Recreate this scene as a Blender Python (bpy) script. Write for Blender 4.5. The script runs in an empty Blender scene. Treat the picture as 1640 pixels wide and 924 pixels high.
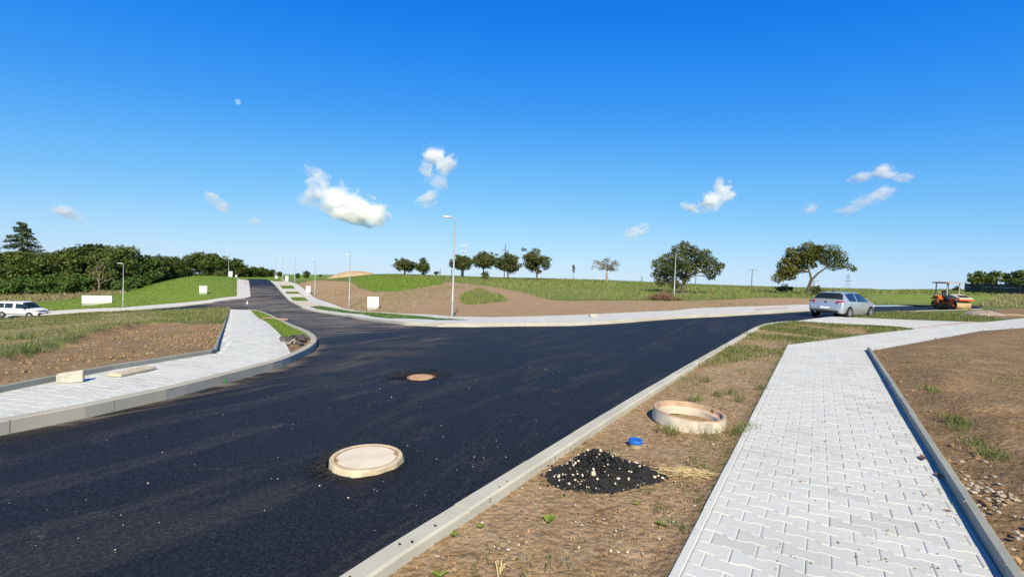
import bpy, bmesh, math, random
import numpy as np
from mathutils import Vector, Matrix, geometry

R = math.radians
random.seed(7)
rng = np.random.default_rng(7)
scene = bpy.context.scene
col = scene.collection

# ------------------------------------------------------------------ camera
CAM = np.array([0.0, 0.0, 1.7])
FPX, CX, CY = 750.0, 820.0, 462.0            # focal length and centre, in pixels of a 1640 x 924 frame
PITCH, ROLL = R(1.68), R(2.06)
_f = np.array([0, math.cos(PITCH), -math.sin(PITCH)])
_u0 = np.array([0, math.sin(PITCH), math.cos(PITCH)])
_r0 = np.array([1.0, 0, 0])
_r = _r0 * math.cos(ROLL) + _u0 * math.sin(ROLL)
_u = _u0 * math.cos(ROLL) - _r0 * math.sin(ROLL)
cam_data = bpy.data.cameras.new("camera")
cam = bpy.data.objects.new("camera", cam_data)
col.objects.link(cam)
cam_data.sensor_width = 36.0
cam_data.lens = 36.0 * FPX / 1640.0
cam_data.clip_start = 0.05
cam_data.clip_end = 20000.0
cam.matrix_world = Matrix(((_r[0], _u[0], -_f[0], CAM[0]),
                           (_r[1], _u[1], -_f[1], CAM[1]),
                           (_r[2], _u[2], -_f[2], CAM[2]),
                           (0, 0, 0, 1)))
scene.camera = cam

# ------------------------------------------------------------------ light
SUN_EL, SUN_AZ = R(38), R(176)                # the sun stands behind the camera, a little to its left
world = bpy.data.worlds.new("World")
scene.world = world
world.use_nodes = True
wn = world.node_tree
wn.nodes.clear()
sky = wn.nodes.new("ShaderNodeTexSky")
sky.sky_type = 'NISHITA'
sky.sun_disc = False
sky.sun_elevation = SUN_EL
sky.sun_rotation = SUN_AZ
sky.altitude = 0
sky.air_density = 1.0
sky.dust_density = 0.0
sky.ozone_density = 8.0
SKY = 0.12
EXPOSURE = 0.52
# camera sky tone plus an added darkening of the unseen zenith: a per-channel tone curve over the physical sky
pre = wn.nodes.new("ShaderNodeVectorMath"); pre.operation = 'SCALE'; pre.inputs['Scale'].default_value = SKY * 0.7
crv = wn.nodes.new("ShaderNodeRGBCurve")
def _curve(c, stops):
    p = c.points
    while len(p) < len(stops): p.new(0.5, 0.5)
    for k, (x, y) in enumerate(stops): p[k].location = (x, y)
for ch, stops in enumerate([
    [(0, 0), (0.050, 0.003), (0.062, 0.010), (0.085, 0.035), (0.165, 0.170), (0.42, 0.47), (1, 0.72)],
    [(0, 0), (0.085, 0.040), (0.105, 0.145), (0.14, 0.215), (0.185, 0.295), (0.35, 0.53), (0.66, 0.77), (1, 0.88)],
    [(0, 0), (0.200, 0.12), (0.232, 0.46), (0.258, 0.74), (0.30, 0.82), (0.405, 0.90), (0.64, 0.97), (0.77, 1.0), (1, 1.0)]]):  # steep low end added: sky above the frame darkened to cut blue fill
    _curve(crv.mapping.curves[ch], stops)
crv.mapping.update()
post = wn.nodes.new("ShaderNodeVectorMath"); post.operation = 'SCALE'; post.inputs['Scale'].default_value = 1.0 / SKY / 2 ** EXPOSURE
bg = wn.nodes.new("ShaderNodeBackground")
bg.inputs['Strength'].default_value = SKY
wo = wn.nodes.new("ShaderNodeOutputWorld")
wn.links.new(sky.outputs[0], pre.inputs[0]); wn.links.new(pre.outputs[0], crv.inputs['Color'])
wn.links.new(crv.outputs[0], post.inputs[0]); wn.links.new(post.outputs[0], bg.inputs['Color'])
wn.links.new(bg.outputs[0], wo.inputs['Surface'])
sun_data = bpy.data.lights.new("sun", 'SUN')
sun_data.energy = 4.8
sun_data.angle = R(0.53)
sun_data.color = (1.0, 0.885, 0.66)
sun = bpy.data.objects.new("sun", sun_data)
col.objects.link(sun)
# direction TO the sun: azimuth measured clockwise from +Y
SUNV = Vector((math.sin(SUN_AZ) * math.cos(SUN_EL), math.cos(SUN_AZ) * math.cos(SUN_EL), math.sin(SUN_EL)))
sun.rotation_euler = SUNV.to_track_quat('Z', 'Y').to_euler()

scene.view_settings.view_transform = 'Standard'
scene.view_settings.look = 'None'
scene.view_settings.exposure = EXPOSURE
scene.view_settings.gamma = 1.0
scene.view_settings.use_curve_mapping = False
scene.render.film_transparent = False
scene.cycles.use_denoising = True
scene.cycles.max_bounces = 14
scene.cycles.diffuse_bounces = 3
scene.cycles.glossy_bounces = 3
scene.cycles.transmission_bounces = 4
scene.cycles.transparent_max_bounces = 12
scene.cycles.volume_bounces = 14
scene.cycles.volume_step_rate = 0.35

# ------------------------------------------------------------------ terrain: a smooth surface through surveyed spots
def ray(px, py):
    return _f + _r * (px - CX) / FPX - _u * (py - CY) / FPX
def at_depth(px, py, d):
    return CAM + d * ray(px, py)
def at_z(px, py, z):
    d = ray(px, py)
    return CAM + d * ((z - CAM[2]) / d[2])

_ctl = []
for px, py, z in [
    (1340, 924, 0), (1070, 924, 0), (1640, 924, 0), (1262, 552, 0.0), (1390, 562, 0.0), (1500, 700, 0), (1200, 700, 0),
    (540, 921, 0), (880, 713, -0.02), (1078, 596, -0.03), (1204, 525, -0.03),
    (0, 675, -0.20), (135, 650, -0.20), (270, 622, -0.21), (421, 583, -0.24), (500, 540, -0.30),
    (587, 750, -0.08), (300, 800, -0.12), (676, 604, -0.16),
    (0, 628, -0.20), (341, 565, -0.28), (178, 591, -0.24),
    (960, 515, -0.25), (840, 518, -0.33), (1100, 507, -0.12), (1290, 497, 0.0), (1346, 504, 0.05), (1520, 494, 0.05), (1450, 490, 0.05),
    (1640, 511, 0.1), (1640, 530, 0.08), (1470, 525, 0.03), (1640, 600, 0.05), (1640, 495, 0.2), (1560, 540, 0.05),
]:
    _ctl.append(at_z(px, py, z))
for px, py, d in [
    (724, 507, 23.1), (559, 493, 44.3), (504, 476, 64.3), (472, 454, 86), (452, 447, 108), (400, 447, 100), (380, 446, 100),
    (198, 492, 53), (40, 507, 53.5), (383, 496, 46), (345, 520, 22), (401, 476, 63), (325, 471, 60), (156, 487, 59),
    (0, 497, 62), (300, 487, 57), (0, 470, 100), (200, 470, 84), (300, 442, 88), (120, 478, 72), (360, 443, 92),
    (450, 488, 48), (500, 515, 24), (200, 545, 15.5), (80, 540, 18), (0, 560, 14.0), (200, 515, 29), (60, 522, 30), (320, 505, 35),
    (597, 497, 39.8), (494, 467, 66), (650, 503, 31), (640, 480, 43), (700, 470, 45), (800, 490, 31), (850, 490, 32), (850, 456, 75), (600, 443, 80), (560, 442, 95),
    (540, 465, 70), (742, 444, 100), (860, 448, 89), (1095, 470, 57), (1300, 472, 58), (1080, 475, 46), (950, 481, 36), (970, 452, 85),
    (1200, 476, 46), (1450, 478, 58), (1550, 470, 72), (1640, 471, 70),
    (1400, 463.5, 250), (1640, 467, 250), (1220, 458.5, 250), (1050, 453, 250), (820, 445.5, 220), (650, 440.5, 200), (430, 446, 150),
    (480, 441, 200), (0, 452, 220), (200, 446, 200), (300, 439, 180),
]:
    _ctl.append(at_depth(px, py, d))
for x, y, z in [(-8, -4, -0.3), (8, -4, 0.1), (0, -6, 0.0), (30, -5, 0.2), (-30, -5, -1.0), (60, 10, 0.5), (-70, 10, -4), (90, 40, 0.8), (-120, 40, -7)]:
    _ctl.append(np.array([x, y, z]))
_ctl = np.array(_ctl)
_ctl[:, 2] += 0.0
def _phi(r2):
    return 0.5 * r2 * np.log(r2 + 1e-9)
def _warp(xy):                                  # compress distance so that near and far spots weigh alike
    r = np.hypot(xy[:, 0], xy[:, 1]) + 1e-9
    k = 12.0 * np.log1p(r / 12.0) / r
    return xy * k[:, None]
_n = len(_ctl)
_cw = _warp(_ctl[:, :2])
_K = _phi(((_cw[:, None] - _cw[None]) ** 2).sum(-1)) + np.eye(_n) * 1.2
_P = np.hstack([np.ones((_n, 1)), _cw])
_A = np.vstack([np.hstack([_K, _P]), np.hstack([_P.T, np.zeros((3, 3))])])
_w = np.linalg.solve(_A, np.concatenate([_ctl[:, 2], np.zeros(3)]))
def terrain(xy):
    xy = np.atleast_2d(np.asarray(xy, float))[:, :2]
    out = np.empty(len(xy))
    for s in range(0, len(xy), 20000):
        q = xy[s:s + 20000]
        r = np.hypot(q[:, 0], q[:, 1])
        q = q * np.minimum(1, 260 / np.maximum(r, 1e-6))[:, None]
        qw = _warp(q)
        out[s:s + 20000] = _phi(((qw[:, None] - _cw[None]) ** 2).sum(-1)) @ _w[:_n] + _w[_n] + qw @ _w[_n + 1:]
    return out
def tz(x, y):
    return float(terrain([[x, y]])[0])
_ts = np.geomspace(1.2, 400, 1400)
def ground_hit(px, py, dz=0.0):
    """where the line of sight through a photo pixel meets the ground (raised by dz)"""
    d = ray(px, py)
    p = CAM + _ts[:, None] * d
    g = p[:, 2] - terrain(p) - dz
    k = np.nonzero(g < 0)[0]
    if len(k) == 0:
        return p[-1]
    k = k[0]
    if k == 0:
        return p[0]
    t = _ts[k - 1] + (_ts[k] - _ts[k - 1]) * g[k - 1] / (g[k - 1] - g[k])
    return CAM + t * d
def W(pts, dz=0.0):
    return [tuple(ground_hit(px, py, dz)[:2]) for px, py in pts]

# ------------------------------------------------------------------ small tools
def vnoise(x, y, seed=0):
    xi = np.floor(x).astype(np.int64); yi = np.floor(y).astype(np.int64)
    xf = x - xi; yf = y - yi
    def h(a, b):
        n = (a * 374761393 + b * 668265263 + seed * 974711) & 0x7fffffff
        n = ((n ^ (n >> 13)) * 1274126177) & 0x7fffffff
        return ((n ^ (n >> 16)) & 0xffff) / 65535.0
    u = xf * xf * (3 - 2 * xf); v = yf * yf * (3 - 2 * yf)
    return (h(xi, yi) * (1 - u) + h(xi + 1, yi) * u) * (1 - v) + (h(xi, yi + 1) * (1 - u) + h(xi + 1, yi + 1) * u) * v
def fbm(x, y, seed=0, oct=4):
    s = np.zeros_like(x); a = 0.5
    for k in range(oct):
        s += a * vnoise(x * 2 ** k, y * 2 ** k, seed + k); a *= 0.5
    return s / (1 - 0.5 ** oct)
def inside(poly, pts):
    poly = np.asarray(poly, float); x = pts[:, 0]; y = pts[:, 1]
    res = np.zeros(len(pts), bool); j = len(poly) - 1
    for i in range(len(poly)):
        xi, yi = poly[i]; xj, yj = poly[j]
        c = ((yi > y) != (yj > y))
        with np.errstate(divide='ignore', invalid='ignore'):
            res ^= c & (x < (xj - xi) * (y - yi) / (yj - yi) + xi)
        j = i
    return res
def edge_dist(poly, pts, closed=True):
    """distance from each point to a polyline"""
    poly = np.asarray(poly, float)
    if closed: poly = np.vstack([poly, poly[:1]])
    best = np.full(len(pts), 1e9)
    for a, b in zip(poly[:-1], poly[1:]):
        ab = b - a; L = (ab ** 2).sum() + 1e-12
        t = np.clip(((pts[:, :2] - a) @ ab) / L, 0, 1)
        best = np.minimum(best, np.hypot(*(pts[:, :2] - a - t[:, None] * ab).T))
    return best
def soft(poly, pts, w):
    d = edge_dist(poly, pts)
    return np.clip(0.5 + np.where(inside(poly, pts), d, -d) / (2 * w), 0, 1)
def resample(poly, step, closed=False):
    poly = [np.asarray(p, float) for p in poly]
    if closed: poly = poly + [poly[0]]
    out = [poly[0]]
    for a, b in zip(poly[:-1], poly[1:]):
        m = 0.5 * (a + b)
        s = step(m) if callable(step) else step
        k = max(1, int(math.ceil(np.linalg.norm((b - a)[:2]) / s)))
        for i in range(1, k + 1):
            out.append(a + (b - a) * i / k)
    return out[:-1] if closed else out
def smooth_line(pts, n=6):
    """Catmull-Rom through points"""
    p = [np.asarray(q, float) for q in pts]
    p = [2 * p[0] - p[1]] + p + [2 * p[-1] - p[-2]]
    out = []
    for i in range(1, len(p) - 2):
        for k in range(n):
            t = k / n
            out.append(0.5 * ((2 * p[i]) + (p[i + 1] - p[i - 1]) * t + (2 * p[i - 1] - 5 * p[i] + 4 * p[i + 1] - p[i + 2]) * t * t
                              + (3 * p[i] - p[i - 1] - 3 * p[i + 1] + p[i + 2]) * t ** 3))
    out.append(p[-2])
    return out

def mesh_obj(name, verts, faces, material=None, parent=None, smooth=False, attrs=None):
    me = bpy.data.meshes.new(name)
    me.from_pydata([tuple(map(float, v)) for v in verts], [], [tuple(map(int, f)) for f in faces])
    if smooth:
        me.polygons.foreach_set("use_smooth", [True] * len(me.polygons))
    for an, vals in (attrs or {}).items():
        vals = np.asarray(vals, float)
        if vals.ndim == 1:
            a = me.attributes.new(an, 'FLOAT', 'POINT'); a.data.foreach_set("value", vals)
        else:
            if vals.shape[1] == 3: vals = np.hstack([vals, np.ones((len(vals), 1))])
            a = me.color_attributes.new(an, 'FLOAT_COLOR', 'POINT'); a.data.foreach_set("color", vals.ravel())
    me.update()
    o = bpy.data.objects.new(name, me)
    col.objects.link(o)
    if material is not None:
        for m in (material if isinstance(material, (list, tuple)) else [material]): me.materials.append(m)
    if parent is not None: o.parent = parent
    return o
def quick_mesh(name, V, F, material, parent=None, smooth=False, attrs=None):
    """numpy arrays: V (n,3), F (m,k) with one k"""
    V = np.ascontiguousarray(V, np.float32); F = np.ascontiguousarray(F, np.int32); k = F.shape[1]
    me = bpy.data.meshes.new(name)
    me.vertices.add(len(V)); me.vertices.foreach_set("co", V.ravel())
    me.loops.add(F.size); me.loops.foreach_set("vertex_index", F.ravel())
    me.polygons.add(len(F)); me.polygons.foreach_set("loop_start", np.arange(0, F.size, k, dtype=np.int32))
    me.polygons.foreach_set("use_smooth", np.full(len(F), bool(smooth)))
    me.update(calc_edges=True)
    me.validate()
    for an, vals in (attrs or {}).items():
        vals = np.asarray(vals, np.float32)
        if vals.ndim == 1:
            a = me.attributes.new(an, 'FLOAT', 'POINT'); a.data.foreach_set("value", vals)
        else:
            a = me.color_attributes.new(an, 'FLOAT_COLOR', 'POINT'); a.data.foreach_set("color", vals.ravel())
    o = bpy.data.objects.new(name, me); col.objects.link(o)
    if material is not None: me.materials.append(material)
    if parent is not None: o.parent = parent
    return o
def structure(o): o['kind'] = 'structure'; return o
def stuff(o, label=None, cat=None):
    o['kind'] = 'stuff'
    if label: o['label'] = label
    if cat: o['category'] = cat
    return o
def tag(o, label, cat, group=None):
    o['label'] = label; o['category'] = cat
    if group: o['group'] = group
    return o
def thing(name, label, cat, loc=(0, 0, 0), rz=0.0, group=None):
    o = bpy.data.objects.new(name, None); col.objects.link(o)
    o.empty_display_size = 0.1
    o.location = loc; o.rotation_euler = (0, 0, rz)
    return tag(o, label, cat, group)
def copy_thing(o, parent=None, kids=None):
    c = o.copy(); col.objects.link(c)
    if parent is not None: c.parent = parent
    for ch in list(o.children): copy_thing(ch, c)
    return c

class MB:
    """collects shapes into one mesh"""
    def __init__(s): s.v = []; s.f = []; s.tone = []
    def add(s, verts, faces):
        n = len(s.v); s.v += [tuple(v) for v in verts]; s.f += [tuple(i + n for i in f) for f in faces]
    def box(s, c, size, rot=None, bev=0.0):
        x, y, z = [0.5 * q for q in size]
        if bev <= 0:
            vs = [(sx * x, sy * y, sz * z) for sz in (-1, 1) for sy in (-1, 1) for sx in (-1, 1)]
            fs = [(0, 2, 3, 1), (4, 5, 7, 6), (0, 1, 5, 4), (2, 6, 7, 3), (0, 4, 6, 2), (1, 3, 7, 5)]
        else:
            bm = bmesh.new(); bmesh.ops.create_cube(bm, size=1.0)
            for v in bm.verts: v.co = Vector((v.co.x * 2 * x, v.co.y * 2 * y, v.co.z * 2 * z))
            bmesh.ops.bevel(bm, geom=list(bm.edges), offset=bev, segments=2, profile=0.5, affect='EDGES')
            bm.verts.index_update()
            vs = [tuple(v.co) for v in bm.verts]; fs = [[v.index for v in f.verts] for f in bm.faces]; bm.free()
        M = rot if rot is not None else Matrix.Identity(3)
        s.add([tuple(M @ Vector(v) + Vector(c)) for v in vs], fs)
    def tube(s, path, rad, n=10, cap=True):
        path = [Vector(p) for p in path]
        rad = rad if isinstance(rad, (list, tuple)) else [rad] * len(path)
        rings = []; ref = None
        for i, p in enumerate(path):
            d = (path[min(i + 1, len(path) - 1)] - path[max(i - 1, 0)]).normalized()
            if ref is None:
                ref = Vector((0, 0, 1)) if abs(d.z) < 0.9 else Vector((1, 0, 0))
            a = d.cross(ref).normalized(); b = a.cross(d).normalized(); ref = b
            rings.append([tuple(p + (a * math.cos(2 * math.pi * k / n) + b * math.sin(2 * math.pi * k / n)) * rad[i]) for k in range(n)])
        vs = [v for r_ in rings for v in r_]; fs = []
        for i in range(len(path) - 1):
            for k in range(n):
                fs.append((i * n + k, i * n + (k + 1) % n, (i + 1) * n + (k + 1) % n, (i + 1) * n + k))
        if cap:
            fs.append(tuple(range(n - 1, -1, -1))); fs.append(tuple((len(path) - 1) * n + k for k in range(n)))
        s.add(vs, fs)
    def lathe(s, prof, c=(0, 0, 0), n=40, axis='z', close=False):
        vs = []; fs = []
        for r_, z in prof:
            for k in range(n):
                a = 2 * math.pi * k / n
                q = (r_ * math.cos(a), r_ * math.sin(a), z)
                if axis == 'x': q = (q[2], q[0], q[1])
                if axis == 'y': q = (q[0], -q[2], q[1]) if False else (q[1], q[2], q[0])
                vs.append((q[0] + c[0], q[1] + c[1], q[2] + c[2]))
        m = len(prof)
        for i in range(m - 1 if not close else m):
            j = (i + 1) % m
            for k in range(n):
                fs.append((i * n + k, i * n + (k + 1) % n, j * n + (k + 1) % n, j * n + k))
        s.add(vs, fs)
    def build(s, name, material, parent=None, smooth=False, merge=False):
        o = mesh_obj(name, s.v, s.f, material, parent)
        bm = bmesh.new(); bm.from_mesh(o.data)
        if merge: bmesh.ops.remove_doubles(bm, verts=bm.verts, dist=1e-4)
        bmesh.ops.recalc_face_normals(bm, faces=bm.faces)
        if smooth:
            for f in bm.faces: f.smooth = True
            for e in bm.edges:
                if len(e.link_faces) == 2 and e.calc_face_angle(0) > R(35): e.smooth = False
        bm.to_mesh(o.data); bm.free()
        return o

# ------------------------------------------------------------------ materials
class NT:
    def __init__(s, name):
        s.m = bpy.data.materials.new(name); s.m.use_nodes = True
        s.t = s.m.node_tree; s.t.nodes.clear()
        s.out = s.t.nodes.new("ShaderNodeOutputMaterial")
    def n(s, typ, **kw):
        nd = s.t.nodes.new("ShaderNode" + typ)
        for k, v in kw.items(): setattr(nd, k, v)
        return nd
    def l(s, a, b): s.t.links.new(a, b)
    def put(s, sock, val):
        if isinstance(val, bpy.types.NodeSocket): s.l(val, sock)
        elif isinstance(val, (tuple, list)) and len(val) == 3 and sock.type == 'RGBA': sock.default_value = (*val, 1)
        else: sock.default_value = val
    def coord(s, kind='Object'): return s.n("TexCoord").outputs[kind]
    def pos(s): return s.n("NewGeometry").outputs['Position']
    def mapping(s, vec, scale=(1, 1, 1), rot=(0, 0, 0), loc=(0, 0, 0)):
        m = s.n("Mapping"); s.l(vec, m.inputs[0])
        m.inputs['Scale'].default_value = scale; m.inputs['Rotation'].default_value = rot; m.inputs['Location'].default_value = loc
        return m.outputs[0]
    def noise(s, vec, scale, detail=4, rough=0.55, dist=0.0, out=0):
        n = s.n("TexNoise"); s.l(vec, n.inputs['Vector'])
        n.inputs['Scale'].default_value = scale; n.inputs['Detail'].default_value = detail
        n.inputs['Roughness'].default_value = rough; n.inputs['Distortion'].default_value = dist
        return n.outputs[out]
    def voronoi(s, vec, scale, feature='F1', out='Distance'):
        n = s.n("TexVoronoi", feature=feature); s.l(vec, n.inputs['Vector']); n.inputs['Scale'].default_value = scale
        return n.outputs[out]
    def ramp(s, fac, stops, interp='LINEAR'):
        n = s.n("ValToRGB"); s.l(fac, n.inputs[0]); n.color_ramp.interpolation = interp
        e = n.color_ramp.elements
        while len(e) < len(stops): e.new(0.5)
        for k, (p, c) in enumerate(stops):
            e[k].position = p
            c = (c, c, c) if isinstance(c, (int, float)) else c
            e[k].color = (*c, 1)
        return n.outputs[0]
    def mix(s, fac, a, b, mode='MIX'):
        n = s.n("Mix", data_type='RGBA', blend_type=mode)
        s.put(n.inputs[0], fac); s.put(n.inputs[6], a); s.put(n.inputs[7], b)
        return n.outputs[2]
    def math(s, op, a, b=0.0, c=None, clamp=False):
        n = s.n("Math", operation=op, use_clamp=clamp); s.put(n.inputs[0], a); s.put(n.inputs[1], b)
        if c is not None: s.put(n.inputs[2], c)
        return n.outputs[0]
    def smooth(s, x, lo, hi):
        n = s.n("MapRange", interpolation_type='SMOOTHSTEP'); s.put(n.inputs[0], x)
        n.inputs[1].default_value = lo; n.inputs[2].default_value = hi
        return n.outputs[0]
    def attr(s, name, out='Color'):
        n = s.n("Attribute"); n.attribute_name = name; return n.outputs[out]
    def sep(s, c):
        n = s.n("SeparateColor"); s.l(c, n.inputs[0]); return n.outputs
    def bump(s, h, dist, strength=1.0, normal=None):
        n = s.n("Bump"); s.l(h, n.inputs['Height']); n.inputs['Distance'].default_value = dist; n.inputs['Strength'].default_value = strength
        if normal is not None: s.l(normal, n.inputs['Normal'])
        return n.outputs[0]
    def bsdf(s, color, rough=0.6, metal=0.0, spec=0.5, normal=None, coat=0.0):
        b = s.n("BsdfPrincipled")
        s.put(b.inputs['Base Color'], color); s.put(b.inputs['Roughness'], rough); s.put(b.inputs['Metallic'], metal)
        s.put(b.inputs['Specular IOR Level'], spec); b.inputs['Coat Weight'].default_value = coat
        if normal is not None: s.l(normal, b.inputs['Normal'])
        s.l(b.outputs[0], s.out.inputs[0])
        return b
def simple(name, color, rough=0.6, metal=0.0, spec=0.5, var=0.12, scale=6.0, coat=0.0, bump=0.0):
    t = NT(name); c = t.coord()
    n = t.noise(c, scale, 5, 0.6)
    lo = tuple(q * (1 - var) for q in color); hi = tuple(min(1, q * (1 + var)) for q in color)
    colr = t.ramp(n, [(0.3, lo), (0.7, hi)])
    nm = t.bump(t.noise(c, scale * 6, 4), bump) if bump else None
    t.bsdf(colr, rough, metal, spec, nm, coat)
    return t.m

def make_ground_material():
    t = NT("ground"); p = t.pos()
    m = t.sep(t.attr("mask")); soil, lush, dry = m[0], m[1], m[2]
    n_big = t.noise(p, 0.35, 5, 0.6); n_mid = t.noise(p, 2.2, 6, 0.62); n_fine = t.noise(p, 14, 6, 0.65); n_grit = t.noise(p, 60, 4, 0.6)
    # soil
    sc = t.ramp(n_mid, [(0.22, (0.205, 0.128, 0.064)), (0.5, (0.315, 0.215, 0.118)), (0.78, (0.43, 0.32, 0.195))])
    sc = t.mix(t.smooth(n_fine, 0.42, 0.72), sc, (0.43, 0.31, 0.20))
    sc = t.mix(t.math('MULTIPLY', t.smooth(n_grit, 0.60, 0.74), 0.5), sc, (0.52, 0.42, 0.29))
    sc = t.mix(t.math('MULTIPLY', t.smooth(n_fine, 0.50, 0.30), 0.38), sc, (0.125, 0.072, 0.036))
    # straw lying on it
    sv = t.mapping(p, (3.0, 26, 1), (0, 0, 0.5)); straw = t.smooth(t.noise(sv, 2.6, 3, 0.5, 0.6), 0.63, 0.72)
    straw = t.math('MULTIPLY', straw, t.smooth(t.noise(p, 0.9, 3), 0.45, 0.62))
    sc = t.mix(t.math('MULTIPLY', straw, 0.8), sc, (0.42, 0.32, 0.17))
    sc = t.mix(t.smooth(dry, 0.48, 0.12), sc, t.mix(1.0, sc, (0.60, 0.555, 0.49), 'MULTIPLY'))
    # grass
    gc = t.ramp(n_mid, [(0.25, (0.075, 0.100, 0.024)), (0.52, (0.125, 0.155, 0.040)), (0.8, (0.19, 0.20, 0.068))])
    lc = t.ramp(n_mid, [(0.25, (0.115, 0.190, 0.024)), (0.55, (0.175, 0.265, 0.036)), (0.8, (0.24, 0.31, 0.060))])
    dc = t.ramp(n_fine, [(0.3, (0.20, 0.165, 0.075)), (0.7, (0.37, 0.30, 0.16))])
    g = t.mix(lush, gc, lc)
    d = t.math('ADD', dry, t.math('MULTIPLY', t.math('SUBTRACT', n_big, 0.5), 0.9))
    g = t.mix(t.math('MULTIPLY', t.smooth(t.math('ADD', d, t.math('MULTIPLY', t.math('SUBTRACT', n_fine, 0.5), 0.7)), 0.25, 0.85), 0.8), g, dc)
    g = t.mix(t.math('MULTIPLY', t.smooth(n_fine, 0.5, 0.3), 0.3), g, (0.06, 0.085, 0.018))
    s = t.math('ADD', soil, t.math('MULTIPLY', t.math('SUBTRACT', n_mid, 0.5), 0.75))
    s = t.math('ADD', s, t.math('MULTIPLY', t.math('SUBTRACT', n_fine, 0.5), 0.55))
    fac = t.smooth(s, 0.40, 0.60)
    c = t.mix(fac, g, sc)
    h = t.math('ADD', t.math('MULTIPLY', n_fine, 0.6), t.math('MULTIPLY', n_grit, 0.4))
    h = t.math('ADD', h, t.math('MULTIPLY', t.voronoi(p, 19), -0.45))
    nm = t.bump(h, 0.035, 1.0)
    t.bsdf(c, 0.95, 0, 0.15, nm)
    return t.m
M_GROUND = make_ground_material()

def make_asphalt():
    t = NT("asphalt"); p = t.pos()
    m = t.sep(t.attr("mask")); dust, tar = m[0], m[1]
    grit = t.voronoi(p, 95); fine = t.noise(p, 150, 3, 0.6); mid = t.noise(p, 5, 5, 0.6); big = t.noise(p, 0.5, 4, 0.55)
    base = t.ramp(t.math('ADD', t.math('MULTIPLY', mid, 0.5), t.math('MULTIPLY', big, 0.5)), [(0.3, (0.0055, 0.0057, 0.0085)), (0.7, (0.0100, 0.0101, 0.0140))])
    grain = t.math('ADD', t.math('MULTIPLY', t.noise(p, 34, 3, 0.75), 0.6), t.math('MULTIPLY', t.noise(p, 90, 2, 0.6), 0.4))
    grain = t.smooth(grain, 0.45, 0.66)
    base = t.mix(grain, t.mix(0.45, base, (0.003, 0.003, 0.0045)), t.mix(0.6, base, (0.043, 0.043, 0.052)))
    base = t.mix(t.math('MULTIPLY', t.smooth(t.noise(p, 62, 2, 0.5), 0.68, 0.75), 0.5), base, (0.13, 0.125, 0.115))
    # dusty drag marks that follow the road
    wob = t.n("VectorMath", operation='ADD'); t.l(p, wob.inputs[0])
    wv = t.n("VectorMath", operation='SCALE'); t.l(t.noise(p, 0.16, 2, 0.5, 0, 1), wv.inputs[0]); wv.inputs['Scale'].default_value = 2.2; t.l(wv.outputs[0], wob.inputs[1])
    sv = t.mapping(t.mapping(wob.outputs[0], rot=(0, 0, R(31))), (1.0, 0.07, 1.0)); st = t.noise(sv, 2.2, 8, 0.72, 0.1)
    sv2 = t.mapping(t.mapping(wob.outputs[0], rot=(0, 0, R(84))), (1.0, 0.08, 1.0)); st2 = t.noise(sv2, 1.5, 8, 0.72, 0.1)
    k = t.math('MAXIMUM', t.math('MULTIPLY', t.smooth(st, 0.50, 0.62), 0.8), t.math('MULTIPLY', t.smooth(st2, 0.47, 0.60), t.smooth(dust, 0.12, 0.5)))
    k = t.math('MULTIPLY', k, t.math('ADD', 0.05, t.math('MULTIPLY', dust, 2.6)))
    k = t.math('ADD', k, t.math('MULTIPLY', t.math('MULTIPLY', dust, dust), 0.30))
    k = t.math('ADD', k, t.math('MULTIPLY', t.math('MULTIPLY', t.smooth(t.noise(p, 1.5, 5, 0.6), 0.61, 0.70), t.smooth(t.noise(p, 22, 3), 0.42, 0.62)), 0.5))
    k = t.math('MULTIPLY', k, t.math('ADD', 0.45, t.math('MULTIPLY', grain, 0.75)))
    k = t.math('MULTIPLY', k, 0.80, clamp=True)
    c = t.mix(k, base, (0.200, 0.170, 0.135))
    c = t.mix(tar, c, (0.006, 0.006, 0.007))
    h = t.math('ADD', t.math('MULTIPLY', grit, -0.5), t.math('MULTIPLY', fine, 0.6))
    nm = t.bump(h, 0.006, 0.8)
    t.bsdf(c, t.math('ADD', 0.62, t.math('MULTIPLY', k, 0.3)), 0, 0.26, nm)
    return t.m
M_ASPHALT = make_asphalt()

def make_concrete(name, color, joint=0.0, rough=0.85, stain=0.12):
    t = NT(name); p = t.pos()
    n = t.noise(p, 1.3, 6, 0.6); f = t.noise(p, 40, 4, 0.6)
    lo = tuple(q * (1 - stain) for q in color)
    c = t.ramp(n, [(0.3, lo), (0.65, color)])
    c = t.mix(t.math('MULTIPLY', t.smooth(f, 0.5, 0.75), 0.25), c, tuple(q * 0.72 for q in color))
    if joint:
        tone = t.attr("tone", 'Fac')
        c = t.mix(t.smooth(tone, 0.55, 1.0), c, tuple(q * w_ for q, w_ in zip(color, (0.83, 0.80, 0.79))))
    c = t.mix(t.math('MULTIPLY', t.smooth(t.noise(p, 3.1, 5, 0.7), 0.60, 0.75), 0.22), c, (0.33, 0.27, 0.20))
    t.bsdf(c, rough, 0, 0.25, t.bump(f, 0.003, 0.6))
    return t.m
M_PAVER = make_concrete("paver_concrete", (0.56, 0.572, 0.548), joint=1)
M_PAVING = make_concrete("far_paving", (0.56, 0.55, 0.52))
M_JOINT = make_concrete("joint_sand", (0.55, 0.55, 0.525))
M_KERB = make_concrete("kerb_concrete", (0.42, 0.40, 0.34), stain=0.2)
M_KERB_LIGHT = make_concrete("light_kerb_concrete", (0.50, 0.485, 0.41), stain=0.2)
M_EDGING = make_concrete("edging_concrete", (0.30, 0.31, 0.275), stain=0.2)

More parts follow.
